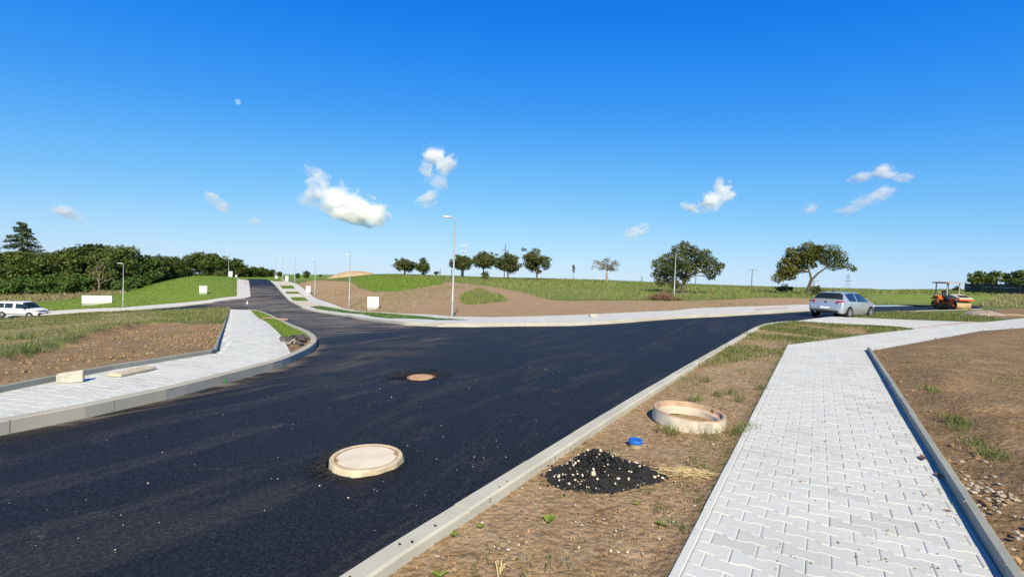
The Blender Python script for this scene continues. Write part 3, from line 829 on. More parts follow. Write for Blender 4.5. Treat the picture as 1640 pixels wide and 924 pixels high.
M_LEAFDRY = simple("dead_leaf", (0.16, 0.075, 0.045), 0.85)
M_SAND = simple("bare_earth_heap", (0.42, 0.31, 0.18), 0.95, 0, 0.1, 0.2, 1.2)

def leaf_material(name, dark, mid, light, trans=0.25):
    t = NT(name); tone = t.attr("tone", 'Fac')
    n = t.noise(t.coord(), 0.8, 4, 0.6)
    x = t.math('ADD', t.math('MULTIPLY', tone, 0.6), t.math('MULTIPLY', n, 0.5))
    c = t.ramp(x, [(0.2, dark), (0.52, mid), (0.85, light)])
    d = t.n("BsdfPrincipled"); t.l(c, d.inputs['Base Color']); d.inputs['Roughness'].default_value = 0.6; d.inputs['Specular IOR Level'].default_value = 0.25
    tr = t.n("BsdfTranslucent"); t.l(c, tr.inputs['Color'])
    mx = t.n("MixShader"); mx.inputs[0].default_value = trans
    t.l(d.outputs[0], mx.inputs[1]); t.l(tr.outputs[0], mx.inputs[2]); t.l(mx.outputs[0], t.out.inputs[0])
    return t.m
L_FRUIT = leaf_material("fruit_tree_leaves", (0.045, 0.062, 0.020), (0.090, 0.112, 0.036), (0.17, 0.175, 0.065))
L_YELLOW = leaf_material("yellowing_leaves", (0.055, 0.068, 0.016), (0.125, 0.135, 0.026), (0.22, 0.21, 0.05))
L_WOOD = leaf_material("woodland_leaves", (0.028, 0.050, 0.011), (0.070, 0.108, 0.022), (0.150, 0.180, 0.040))
L_WOOD2 = leaf_material("lighter_woodland_leaves", (0.042, 0.064, 0.015), (0.098, 0.125, 0.030), (0.18, 0.195, 0.055))
L_BUSH = leaf_material("thicket_leaves", (0.038, 0.075, 0.016), (0.085, 0.145, 0.030), (0.145, 0.215, 0.050))
L_SPRUCE = leaf_material("spruce_needles", (0.050, 0.080, 0.040), (0.095, 0.130, 0.062), (0.17, 0.20, 0.11), 0.15)
L_BARE = leaf_material("sparse_grey_leaves", (0.085, 0.090, 0.045), (0.14, 0.14, 0.08), (0.22, 0.20, 0.13))
B_GRASS = leaf_material("grass_blades", (0.095, 0.135, 0.030), (0.185, 0.220, 0.060), (0.34, 0.33, 0.14), 0.38)
B_LUSH = leaf_material("lush_grass_blades", (0.130, 0.210, 0.026), (0.200, 0.300, 0.042), (0.30, 0.37, 0.09), 0.4)
B_MEADOW = leaf_material("meadow_blades", (0.150, 0.200, 0.040), (0.235, 0.285, 0.070), (0.38, 0.39, 0.15), 0.4)
B_DRY = leaf_material("dry_blades", (0.23, 0.21, 0.085), (0.34, 0.30, 0.14), (0.46, 0.40, 0.22), 0.35)

# ------------------------------------------------------------------ grass and weeds that nobody could count
def sample_in(poly, n, near=0.0):
    poly = np.array([q[:2] for q in poly]); lo, hi = poly.min(0), poly.max(0); out = []
    tot = 0; tries = 0
    while tot < n and tries < 400:
        tries += 1
        q = rng.uniform(lo, hi, (max(4000, n), 2)); q = q[inside(poly, q)]
        if near > 0 and len(q):
            d = np.hypot(q[:, 0], q[:, 1]); q = q[rng.random(len(q)) < (near / d).clip(0, 1) ** 1.3]
        out.append(q); tot += len(q)
    return np.vstack(out)[:n]
def ground_z(xy):
    """height of the built ground: the smooth surface plus a little"""
    return terrain(xy)
SURF = [ROAD, PATH_R, PATH_L, STRIP_FAR, STRIP_LEFT]
def clear_of(xy, d=0.03):
    k = np.ones(len(xy), bool)
    for pl in SURF: k &= ~inside(pl, xy)
    return xy[k]
def blades(xy, h, w, lean=0.5, per=1, spread=0.0, z_add=0.0, px=0.45):
    xy = np.repeat(xy, per, 0)
    if spread: xy = xy + rng.normal(0, spread, xy.shape)
    n = len(xy); d = np.hypot(xy[:, 0], xy[:, 1])
    hh = h * rng.uniform(0.45, 1.25, n); ww = np.maximum(w * rng.uniform(0.7, 1.3, n), px * d / 468.0)
    a = rng.uniform(0, 2 * np.pi, n); la = rng.uniform(0, 2 * np.pi, n); ll = hh * lean * rng.random(n)
    z = terrain(xy) + z_add - 0.01
    b1 = np.column_stack([xy[:, 0] - np.cos(a) * ww / 2, xy[:, 1] - np.sin(a) * ww / 2, z])
    b2 = np.column_stack([xy[:, 0] + np.cos(a) * ww / 2, xy[:, 1] + np.sin(a) * ww / 2, z])
    mx, my = xy[:, 0] + np.cos(la) * ll * 0.35, xy[:, 1] + np.sin(la) * ll * 0.35
    m1 = np.column_stack([mx - np.cos(a) * ww * 0.36, my - np.sin(a) * ww * 0.36, z + hh * 0.6])
    m2 = np.column_stack([mx + np.cos(a) * ww * 0.36, my + np.sin(a) * ww * 0.36, z + hh * 0.6])
    tp = np.column_stack([xy[:, 0] + np.cos(la) * ll, xy[:, 1] + np.sin(la) * ll, z + hh])
    V = np.stack([b1, b2, m2, m1, tp], 1).reshape(-1, 3)
    base = np.arange(n)[:, None] * 5
    F = np.concatenate([base + [0, 1, 2], base + [0, 2, 3], base + [3, 2, 4]])
    tone = np.repeat(rng.random(n) ** 1.3, 5)
    return V, F, tone
def grass(name, parts, material, label=None):
    Vs, Fs, Ts = [], [], []; o = 0
    for V, F, T in parts:
        Vs.append(V); Fs.append(F + o); Ts.append(T); o += len(V)
    return stuff(quick_mesh(name, np.vstack(Vs), np.vstack(Fs), material, attrs={"tone": np.concatenate(Ts)}))
def patchy(xy, scale, thr, seed, soft_=0.15):
    v = fbm(xy[:, 0] * scale, xy[:, 1] * scale, seed)
    return xy[rng.random(len(xy)) < ((v - thr) / soft_ + 0.5).clip(0, 1)]

q1 = clear_of(patchy(sample_in(VERGE_R2, 26000), 0.8, 0.50, 5))
q2 = clear_of(patchy(sample_in(VERGE_R, 7000), 1.3, 0.66, 6))
tuft_px = [(1172, 694), (1185, 690), (1195, 684), (1060, 688), (1075, 692), (1140, 700), (1110, 640), (1130, 610), (1170, 630), (1120, 748), (1220, 622), (1185, 640), (1150, 632)]
tq = np.array(W(tuft_px))
grass("verge_grass", [blades(q1, 0.085, 0.006, 0.9), blades(q2, 0.05, 0.005, 0.9, 2, 0.03), blades(tq, 0.10, 0.006, 1.1, 60, 0.05), blades(np.array(W([(1088, 842), (1100, 850), (1075, 838), (1115, 800), (1060, 815), (900, 900)])), 0.06, 0.005, 1.3, 16, 0.035)], B_GRASS)
qd = clear_of(patchy(sample_in(VERGE_R2, 14000), 1.1, 0.48, 15)); qd2 = clear_of(patchy(sample_in(VERGE_R, 6000), 1.0, 0.58, 16))
grass("dry_verge_grass", [blades(qd, 0.035, 0.005, 2.6), blades(qd2, 0.025, 0.004, 3.5)], B_DRY)
qi = clear_of(patchy(sample_in(ISLAND, 9000), 0.7, 0.40, 8))
qf = clear_of(patchy(sample_in(FIELD_L, 46000), 0.35, 0.47, 9)); qf2 = clear_of(patchy(sample_in(FIELD_L, 22000), 0.4, 0.5, 10)); qf3 = patchy(sample_in(SOIL_L, 2500), 0.8, 0.66, 11)
grass("field_grass", [blades(qi, 0.12, 0.01, 0.8), blades(qf, 0.15, 0.012, 0.9, z_add=0.2), blades(qf3, 0.08, 0.008, 0.9, z_add=0.05),
                      blades(np.array(W([(35, 556), (28, 554), (42, 555), (30, 575)])), 0.3, 0.012, 1.0, 160, 0.22, 0.1)], B_GRASS)
grass("dry_field_grass", [blades(qf2, 0.12, 0.012, 1.6, z_add=0.2)], B_DRY)
ql = clear_of(sample_in(VERGE_L, 6000)); qm = clear_of(sample_in(MOUND_L, 24000)); qm2 = sample_in(MOUND_M, 7000)
qlawn = [blades(sample_in(q, 900), 0.10, 0.012, 0.6, z_add=0.03) for q in LAWNS]
grass("lush_grass", [blades(ql, 0.07, 0.008, 0.8, z_add=0.0), blades(qm, 0.11, 0.02, 1.2), blades(qm2, 0.20, 0.03, 1.0)] + qlawn, B_LUSH)
CROPX = P([(1385, 470), (1760, 478), (1760, 489), (1400, 485)]); qw = clear_of(sample_in(MEADOW, 70000)); qw = qw[~inside(CROPX, qw)]; qp = sample_in(PATCH, 1800)
FAR_MEADOW = P([(620, 444), (700, 447), (820, 449), (1100, 459), (1400, 466), (1400, 464.3), (1100, 455.8), (820, 446.6), (640, 441.5)])
qfm = sample_in(FAR_MEADOW, 9000)
grass("meadow", [blades(qw, 0.30, 0.02, 0.9), blades(patchy(qp, 0.5, 0.45, 61), 0.22, 0.02, 0.9, 2, 0.1), blades(qfm, 0.35, 0.03, 0.8)], B_MEADOW)
qsf = patchy(sample_in(SOIL_FAR, 9000), 0.09, 0.60, 41); qsf = clear_of(qsf)
grass("sparse_field_weeds", [blades(qsf, 0.14, 0.02, 1.0)], B_GRASS)
qdry = clear_of(sample_in(DRY_L, 7000)); qdm = clear_of(patchy(sample_in(MEADOW, 12000), 0.12, 0.55, 31)); qdm = qdm[~inside(CROPX, qdm)]; TALL_R = P([(1560, 490), (1760, 494), (1760, 472), (1600, 474)]); qt = clear_of(sample_in(TALL_R, 7000))
grass("dry_tall_grass", [blades(qdry, 0.6, 0.03, 0.9), blades(qdm, 0.40, 0.015, 0.8), blades(qt, 0.32, 0.02, 1.0)], B_DRY)
qs = clear_of(patchy(sample_in(SOIL_R, 2600, 14), 0.5, 0.56, 33)); tq2 = np.array(W([(1530, 685), (1520, 680), (1545, 690), (1500, 640), (1490, 632), (1560, 720), (1600, 745), (1535, 697), (1575, 738)]))
grass("weedy_soil_grass", [blades(qs, 0.06, 0.006, 1.2, z_add=0.07), blades(tq2, 0.10, 0.006, 1.2, 70, 0.07, 0.07)], B_GRASS)
qss = clear_of(patchy(sample_in(SOIL_R, 3200, 16), 0.6, 0.52, 34)); qsl = sample_in(SOIL_L, 3000)
STRAWR = P([(1440, 575), (1640, 560), (1700, 570), (1700, 640), (1500, 610), (1450, 600)]); qst = clear_of(patchy(sample_in(STRAWR, 5000), 0.9, 0.52, 36, 0.08))
grass("straw_litter", [blades(qss, 0.02, 0.006, 9.0, z_add=0.09), blades(qsl, 0.03, 0.007, 4, z_add=0.05), blades(qst, 0.03, 0.008, 9.0, z_add=0.10)], B_DRY)

# ------------------------------------------------------------------ stones, clods and crumbs
def lump_mesh(seed, n=2):
    bm = bmesh.new(); bmesh.ops.create_icosphere(bm, subdivisions=n, radius=1.0); rr = random.Random(seed)
    ax = [Vector((rr.gauss(0, 1), rr.gauss(0, 1), rr.gauss(0, 1))).normalized() for _ in range(7)]
    off = [rr.uniform(0.55, 0.9) for _ in ax]
    for v in bm.verts:
        for a, o_ in zip(ax, off):
            k = v.co.dot(a) - o_
            if k > 0: v.co -= a * k
        v.co *= rr.uniform(0.94, 1.06)
    V = np.array([v.co[:] for v in bm.verts]); F = np.array([[v.index for v in f.verts] for f in bm.faces]); bm.free()
    return V, F
LUMPS = [lump_mesh(k, 1) for k in range(6)]
def scatter_lumps(name, xyz, size, material, flat=0.7):
    Vs, Fs = [], []; o = 0
    for p, s in zip(xyz, size):
        V, F = LUMPS[rng.integers(len(LUMPS))]
        a = rng.uniform(0, 2 * np.pi); c, s_ = np.cos(a), np.sin(a)
        sc = np.array([rng.uniform(0.7, 1.3), rng.uniform(0.7, 1.2), flat * rng.uniform(0.7, 1.2)]) * s
        v = V * sc; v = np.column_stack([v[:, 0] * c - v[:, 1] * s_, v[:, 0] * s_ + v[:, 1] * c, v[:, 2]]) + p
        Vs.append(v); Fs.append(F + o); o += len(v)
    return quick_mesh(name, np.vstack(Vs), np.vstack(Fs), material)
def on_ground(xy, dz=0.0): return np.column_stack([xy, terrain(xy) + dz])
q = sample_in(edge_R[:8] + [edge_L2[1], edge_L2[4]][::-1], 60)
ROADNEAR = P([(540, 900), (860, 715), (1060, 596), (700, 560), (400, 640), (0, 720), (0, 920)], ROAD_DZ)
q = sample_in(ROADNEAR, 150, 3.0)
stuff(scatter_lumps("road_grit", on_ground(q, ROAD_DZ + 0.003), rng.uniform(0.002, 0.006, len(q)) * np.where(rng.random(len(q)) < 0.12, 1.8, 1), M_STONE))
q = clear_of(sample_in(VERGE_R, 5200, 2.6)); q = np.vstack([q, clear_of(sample_in(SOIL_R, 3000, 3.5))])
stuff(scatter_lumps("fine_soil_clods", on_ground(q, -0.025 + 0.085 * inside(SOIL_R, q)), rng.uniform(0.003, 0.012, len(q)) * np.where(rng.random(len(q)) < 0.06, 1.8, 1), M_SOILCLOD))
q = np.vstack([clear_of(sample_in(VERGE_R, 420, 3.0)), clear_of(sample_in(SOIL_R, 500, 4.0))])
stuff(scatter_lumps("verge_pebbles", on_ground(q, -0.02 + 0.06 * inside(SOIL_R, q)), rng.uniform(0.004, 0.013, len(q)), M_STONE))
q = np.vstack([clear_of(sample_in(SOIL_L, 1500)), clear_of(sample_in(SOIL_R, 3200, 7.0))])
stuff(scatter_lumps("earth_clods", on_ground(q, 0.05), rng.uniform(0.012, 0.05, len(q)) * np.where(inside(SOIL_R, q), 0.75, 1.0), M_SOILCLOD))
q = np.array(W([(px + random.gauss(0, 26), py + random.gauss(0, 20)) for px, py in [(1590, 790)] * 60 + [(1560, 770)] * 30 + [(1625, 850)] * 25], 0.06))
q = clear_of(q)
stuff(scatter_lumps("rubble_stones", on_ground(q, 0.065), rng.uniform(0.006, 0.026, len(q)), simple("rubble_stone", (0.38, 0.33, 0.25), 0.9, 0, 0.2, 0.35, 9), 0.6), "pale rubble stones in the soil beside the sidewalk edging", "rubble")
q = np.array(W([(1060 + random.gauss(0, 160), 0) for _ in range(0)] + [(px, py) for px, py in [(905, 690), (915, 684), (908, 688), (921, 681), (930, 678), (697, 842), (660, 868), (640, 872), (785, 800), (800, 780), (812, 771), (560, 925)]], 0.05))
stuff(scatter_lumps("crumbs_on_kerb", on_ground(q, 0.055), rng.uniform(0.004, 0.010, len(q)), M_BLACKSTONE))
q = np.array(W([(1400 + random.uniform(-180, 180), random.uniform(640, 915)) for _ in range(90)] + [(1500 + random.gauss(0, 30), 780 + random.gauss(0, 50)) for _ in range(24)], 0.01))
q = q[inside(PATH_R, q)]
stuff(scatter_lumps("crumbs_on_sidewalk", on_ground(q, 0.012), rng.uniform(0.003, 0.009, len(q)), M_SOILCLOD))

# ------------------------------------------------------------------ street lamps
def lamp_proto():
    t = thing("street_lamp", "", "street lamp", group="street lamps along the new streets")
    mb = MB(); mb.tube([(0, 0, -0.3), (0, 0, 1.0), (0, 0, 1.02), (0, 0, 4.9)], [0.066, 0.062, 0.048, 0.030], 12); mb.build("pole", M_GALV, t, smooth=True)
    mb = MB(); mb.box((0, -0.072, 0.65), (0.08, 0.012, 0.34), bev=0.004); mb.build("service_door", M_GALV, t)
    mb = MB(); mb.tube([(0, 0, 4.86), (-0.03, 0, 4.93), (-0.10, 0, 4.965), (-0.25, 0, 4.98)], 0.028, 8); mb.build("arm", M_GALV, t, smooth=True)
    mb = MB()
    prof = [(-0.18, 0.05, 0.045), (-0.28, 0.095, 0.06), (-0.50, 0.115, 0.055), (-0.66, 0.09, 0.035), (-0.72, 0.03, 0.015)]
    vs = []; fs = []
    for x, hw, hh in prof:
        vs += [(x, -hw, 4.965), (x, -hw * 0.8, 4.965 + hh), (x, hw * 0.8, 4.965 + hh), (x, hw, 4.965)]
    for i in range(len(prof) - 1):
        for k in range(4): fs.append((i * 4 + k, i * 4 + (k + 1) % 4, i * 4 + 4 + (k + 1) % 4, i * 4 + 4 + k))
    fs += [(3, 2, 1, 0), tuple(len(vs) - 4 + k for k in range(4))]
    mb.add(vs, fs); hd = mb.build("lamp_head", M_LAMPGREY, t, smooth=True)
    mb = MB(); mb.box((-0.47, 0, 4.958), (0.28, 0.17, 0.012)); mb.build("lens", M_LENS, hd)
    return t
lamp0 = lamp_proto(); used = [False]
def lamp(px, py, d, label, rz=0.0, h=5.0, lean=0.0):
    p = at_depth(px, py, d) if d else ground_hit(px, py)
    o = lamp0 if not used[0] else copy_thing(lamp0); used[0] = True
    o.location = (p[0], p[1], tz(p[0], p[1])); o.rotation_euler = (0, R(lean), R(rz)); s = h / 5.0; o.scale = (1, 1, s)
    o['label'] = label
lamp(724, 507, None, "tallest galvanised street lamp, on the far kerb in front of the brown field", 8, 4.95)
lamp(559, 493, 44.0, "street lamp beside the big white cabinet at the foot of the hill road", 0)
lamp(504, 476, 64.3, "street lamp next to the small cabinet halfway up the hill road", 0)
lamp(472, 454, 86, "street lamp near the top of the hill road, by the uppermost parking bay", 0)
lamp(452.4, 447, 108, "thin street lamp just past the crest, nearer the hilltop cabinet", 0)
lamp(440.4, 446.5, 122, "thin street lamp past the crest, against the dark tree line", 0)
lamp(1079.5, 474, None, "street lamp standing in front of the dense fruit tree with brushwood", 90)
lamp(197, 492, None, "street lamp beside the long low cabinet on the green slope", 10)
lamp(366, 442.5, 95, "grey street lamp on top of the green mound beside a small cabinet", 0)

# ------------------------------------------------------------------ meter cabinets
def cabinet(px, py, d, w, h, label, rz=0.0, doors=1, depth=0.34):
    p = at_depth(px, py, d) if d else ground_hit(px, py)
    t = thing("meter_cabinet", label, "cabinet", (p[0], p[1], tz(p[0], p[1])), R(rz), "white meter cabinets along the new streets")
    mb = MB(); mb.box((0, 0, 0.02), (w - 0.04, depth - 0.04, 0.30), bev=0.01); mb.build("plinth", M_PLINTH, t)
    mb = MB(); mb.box((0, 0, 0.17 + (h - 0.22) / 2), (w, depth, h - 0.22), bev=0.012); mb.build("body", M_WHITEBOX, t)
    mb = MB(); mb.box((0, 0, h - 0.025), (w + 0.05, depth + 0.05, 0.05), bev=0.012); mb.build("roof", M_WHITEBOX, t)
    for k in range(doors):
        dw = w / doors; cx = -w / 2 + dw * (k + 0.5)
        mb = MB(); mb.box((cx, -depth / 2 - 0.006, 0.17 + (h - 0.24) / 2), (dw - 0.04, 0.014, h - 0.34), bev=0.004); dr = mb.build("door", M_WHITEBOX, t)
        mb = MB(); mb.box((cx + dw * 0.34, -depth / 2 - 0.018, 0.55), (0.03, 0.014, 0.10)); mb.build("handle", M_DARK, dr)
    return t
cabinet(597.5, 497.3, 39.8, 0.92, 1.06, "large white cabinet on the lawn strip before the brown field", 10, 2)
cabinet(494, 468.5, 66, 0.60, 1.05, "white cabinet halfway up the hill road, behind the sidewalk", 10)
cabinet(459.8, 449.5, 92, 0.52, 1.05, "white cabinet on the crest of the hill road", 10)
cabinet(443, 446.5, 118, 0.55, 0.75, "smallest white cabinet beyond the crest, against the dark trees", 10)
cabinet(325.5, 471, None, 0.86, 1.08, "white cabinet alone on the lush green mound", 30, 2)
cabinet(156, 487.5, None, 2.9, 1.10, "long low white cabinet with several doors on the green slope", 28, 4)
cabinet(369.5, 443.5, 92, 0.62, 1.20, "white cabinet on top of the mound beside the grey lamp", 20)
cabinet(378.5, 443.8, 92, 0.30, 0.62, "narrow white post cabinet at the edge of the hilltop sidewalk", 20)

# ------------------------------------------------------------------ manholes, ring, capped pipe
cz = tz(*cover_xy) + ROAD_DZ
M_CASTING = simple("dusty_concrete_frame", (0.54, 0.45, 0.31), 0.85, 0, 0.2, 0.2, 11, bump=0.004)
M_LID = simple("dusty_concrete_lid", (0.66, 0.58, 0.46), 0.8, 0, 0.25, 0.12, 4.5, bump=0.002)
t = thing("manhole_cover", "pale round manhole cover standing proud of the black asphalt", "manhole", (cover_xy[0], cover_xy[1], cz))
mb = MB(); mb.lathe([(0.29, -0.15), (0.355, -0.15), (0.350, 0.0), (0.343, 0.060), (0.337, 0.066), (0.302, 0.066), (0.298, 0.059), (0.298, 0.01)], n=64)
fr = mb.build("frame", M_CASTING, t, smooth=True)
for v in fr.data.vertices:
    a = math.atan2(v.co.y, v.co.x)
    if v.co.z < 0.05 and math.hypot(v.co.x, v.co.y) > 0.32:
        k = 1 + 0.035 * math.sin(3 * a + 1) + 0.02 * math.sin(11 * a); v.co.x *= k; v.co.y *= k
mb = MB(); mb.lathe([(0.0, 0.059), (0.10, 0.060), (0.27, 0.061), (0.284, 0.060), (0.287, 0.051), (0.287, 0.0)], n=64); lid = mb.build("lid", M_LID, t, smooth=True)
mb = MB(); mb.lathe([(0.2865, 0.0625), (0.2935, 0.0635), (0.300, 0.0625), (0.299, 0.053), (0.288, 0.053)], n=64, close=True); mb.build("rusty_seam", M_RUST, t)
for a in (20, 205):
    mb = MB(); ca, sa = math.cos(R(a)), math.sin(R(a)); mb.box((0.275 * ca, 0.275 * sa, 0.061), (0.03, 0.075, 0.008), Matrix.Rotation(R(a), 3, 'Z'), bev=0.003); mb.build("lifting_slot", M_RUST, lid)
# fresh black asphalt crumbs thrown up round the frame
q = []
for _ in range(2600):
    a = random.uniform(0, 2 * math.pi); k = 0.5 + 0.5 * math.cos(a - R(150))
    r0 = 0.365 + abs(random.gauss(0, 0.02 + 0.07 * k)); q.append((cover_xy[0] + r0 * math.cos(a), cover_xy[1] + r0 * math.sin(a), cz + max(0, 0.05 * k - (r0 - 0.365) * 0.35) * random.uniform(0.4, 1)))
stuff(scatter_lumps("asphalt_crumbs", np.array(q), rng.uniform(0.004, 0.012, len(q)), M_BLACKSTONE), "black asphalt crumbs thrown up around the manhole frame", "asphalt crumbs")

c2z = tz(*cover2_xy) + ROAD_DZ
t = thing("sunken_manhole", "rusty dusty manhole lid level with the road, black tar behind it", "manhole", (cover2_xy[0], cover2_xy[1], c2z))
mb = MB(); mb.lathe([(0.0, 0.010), (0.17, 0.010), (0.215, 0.008), (0.23, -0.004), (0.23, -0.05)], n=48); mb.build("lid", simple("dusty_rust_lid", (0.46, 0.29, 0.17), 0.9, 0, 0.2, 0.3, 12), t, smooth=True)
mb = MB(); mb.lathe([(0.24, -0.05), (0.24, 0.004), (0.262, 0.004), (0.27, -0.05)], n=48); mb.build("frame", M_RUST, t, smooth=True)
q = []
for _ in range(1500):
    a = random.uniform(R(-15), R(195)); r0 = 0.27 + abs(random.gauss(0, 0.16)); q.append((cover2_xy[0] + 1.15 * r0 * math.cos(a), cover2_xy[1] + r0 * math.sin(a), c2z + 0.012 * random.random()))
stuff(scatter_lumps("asphalt_crumbs", np.array(q), rng.uniform(0.004, 0.013, len(q)), M_BLACKSTONE), "black asphalt crumbs banked behind the rusty sunken manhole", "asphalt crumbs")

rp = ground_hit(1102, 672); 
t = thing("manhole_ring", "pale round manhole ring with a rusty rim lying on the verge", "manhole ring", (rp[0], rp[1], tz(rp[0], rp[1]) - 0.035))
t.rotation_euler = (R(1.5), R(2.5), 0); t.scale = (0.94, 0.94, 0.90)
M_RING = simple("ring_concrete", (0.56, 0.51, 0.42), 0.85, 0, 0.2, 0.22, 5, bump=0.004)
mb = MB(); mb.lathe([(0.36, 0.0), (0.452, 0.0), (0.455, 0.02), (0.450, 0.160), (0.372, 0.105), (0.360, 0.100)], n=72, close=True); mb.build("ring_wall", M_RING, t, smooth=True)
mb = MB(); mb.lathe([(0.451, 0.160), (0.447, 0.172), (0.436, 0.175), (0.410, 0.172), (0.402, 0.160), (0.400, 0.118), (0.373, 0.107), (0.448, 0.158)], n=72, close=True); mb.build("rusty_rim", simple("ring_rust", (0.42, 0.295, 0.20), 0.9, 0, 0.2, 0.3, 6), t, smooth=True)
mb = MB(); mb.box((0.385, 0.13, 0.150), (0.035, 0.05, 0.05), Matrix.Rotation(R(18), 3, 'Z'), bev=0.008); mb.build("lug", M_RUST, t)
mb = MB()
for k in range(9):
    a = R(-95 + k * 2.6); mb.box((0.454 * math.cos(a), 0.454 * math.sin(a), 0.08), (0.006, 0.022, 0.15), Matrix.Rotation(a, 3, 'Z'))
mb.build("grey_patch", simple("ring_patch", (0.40, 0.37, 0.31), 0.9, 0, 0.2, 0.3, 14), t)

bp = ground_hit(1017.5, 710)
t = thing("capped_pipe", "short pipe with a bright blue cap sticking out of the verge", "capped pipe", (bp[0], bp[1], tz(bp[0], bp[1]) - 0.03))
mb = MB(); mb.lathe([(0.0, 0.037), (0.060, 0.037), (0.062, -0.2)], n=28); mb.build("pipe", M_PIPE, t, smooth=True)
mb = MB(); mb.lathe([(0.0, 0.072), (0.052, 0.072), (0.060, 0.076), (0.069, 0.074), (0.073, 0.066), (0.072, 0.040), (0.060, 0.036)], n=32); mb.build("cap", M_BLUE, t, smooth=True)

# heap of asphalt crumbs with pale stones
hp = ground_hit(976, 757); hz = tz(hp[0], hp[1]) - 0.03
ax_ = np.array([math.cos(R(12)), math.sin(R(12))]); ay_ = np.array([-ax_[1], ax_[0]])
def heap_h(u, v):
    a = math.exp(-((u + 0.17) / 0.26) ** 2 - (v / 0.20) ** 2) * 0.25 + math.exp(-((u - 0.22) / 0.26) ** 2 - ((v + 0.02) / 0.15) ** 2) * 0.11
    return max(0.0, a - 0.022)
q = []; sz = []; qw_ = []; sw = []
while len(q) < 5200:
    u = random.uniform(-0.6, 0.62); v = random.uniform(-0.36, 0.36); h = heap_h(u, v)
    if h <= 0.0015 and random.random() > 0.045 * math.exp(-(u * u + v * v) * 5): continue
    p = hp[:2] + ax_ * u + ay_ * v
    if random.random() < 0.028 and (h > 0.02 or random.random() < 0.25): qw_.append((*p, hz + h + 0.006)); sw.append(random.choice([0.006, 0.007, 0.009, 0.012, 0.016]))
    q.append((*p, hz + h * random.uniform(0.75, 1.02))); sz.append(random.uniform(0.006, 0.016))
hq = scatter_lumps("asphalt_heap", np.array(q), sz, M_BLACKSTONE, 0.8)
stuff(hq, "small heap of black asphalt crumbs and pale stones on the verge", "heap")
p = hp[:2] + ax_ * -0.22 + ay_ * -0.17; qw_.append((*p, hz + heap_h(-0.22, -0.17) + 0.012)); sw.append(0.032)
ws = scatter_lumps("pale_stones", np.array(qw_), sw, simple("heap_stone", (0.66, 0.58, 0.44), 0.9, 0, 0.2, 0.2, 9), 0.8); ws.parent = hq; ws['kind'] = 'stuff'
# straw beside it
sp = ground_hit(1100, 757); mb = MB()
for _ in range(150):
    a = random.gauss(R(-22), 0.30); l = random.uniform(0.08, 0.26); c = (sp[0] + random.gauss(-0.02, 0.09), sp[1] + random.gauss(0, 0.035), tz(sp[0], sp[1]) - 0.02 + random.uniform(0.0, 0.045))
    dxy = (math.cos(a) * l / 2, math.sin(a) * l / 2); k = random.uniform(-0.02, 0.02)
    mb.tube([(c[0] - dxy[0], c[1] - dxy[1], c[2] - k), (c[0], c[1], c[2] + 0.008), (c[0] + dxy[0], c[1] + dxy[1], c[2] + k)], 0.0022, 4, cap=False)
tag(mb.build("straw_bundle", M_STRAW), "bunch of dry yellow straw lying beside the asphalt heap", "straw")
sp = ground_hit(798, 915); mb = MB()
for a, l in ((40, 0.10), (75, 0.13), (110, 0.10), (95, 0.12), (60, 0.08)):
    mb.tube([(sp[0], sp[1], tz(*sp[:2]) - 0.03), (sp[0] + 0.5 * l * math.cos(R(a)), sp[1] + 0.5 * l * math.sin(R(a)), tz(*sp[:2]) + 0.03), (sp[0] + l * math.cos(R(a)), sp[1] + l * math.sin(R(a)), tz(*sp[:2]) - 0.01)], [0.004, 0.004, 0.002], 5)
tag(mb.build("dry_root", M_STRAW), "forked dry yellow root lying on the bare verge near the kerb", "root")

# small broad-leaved weeds on the verge
def weed(px, py, s, n, label, mat_=B_LUSH):
    p = ground_hit(px, py); V = []; F = []; rr = random.Random(int(px * 7 + py))
    for k in range(n):
        a = rr.uniform(0, 6.28); l = s * rr.uniform(0.6, 1.2); w = l * 0.28; up = rr.uniform(0.25, 0.9) * l
        ca, sa = math.cos(a), math.sin(a); b = len(V)
        V += [(0, 0, 0), (0.5 * l * ca - w * sa, 0.5 * l * sa + w * ca, up * 0.8), (l * ca, l * sa, up), (0.5 * l * ca + w * sa, 0.5 * l * sa - w * ca, up * 0.8)]; F.append((b, b + 1, b + 2, b + 3))
    o = mesh_obj("weed", V, F, mat_, attrs={"tone": [rr.random() for _ in V]})
    o.location = (p[0], p[1], tz(*p[:2]) - 0.03)
    tag(o, label, "weed", "small weeds on the bare verge")
weed(877, 830, 0.06, 7, "leafy green weed alone in the middle of the bare verge")
weed(770, 838, 0.035, 8, "tiny weed sprouting close to the kerb below the asphalt heap")
weed(1018, 803, 0.04, 7, "small upright weed between the straw and the sidewalk border")
weed(1060, 835, 0.05, 9, "spindly weed near the dark edge of the sidewalk border")
weed(728, 852, 0.04, 8, "low weed against the verge side of the kerb")
weed(704, 915, 0.045, 9, "low weed among white pebbles on the verge, near the dry root")
weed(867, 770, 0.03, 6, "tiny weed between the kerb and the asphalt heap")
weed(1570, 600, 0.05, 7, "green weed on the bare soil field", B_GRASS)

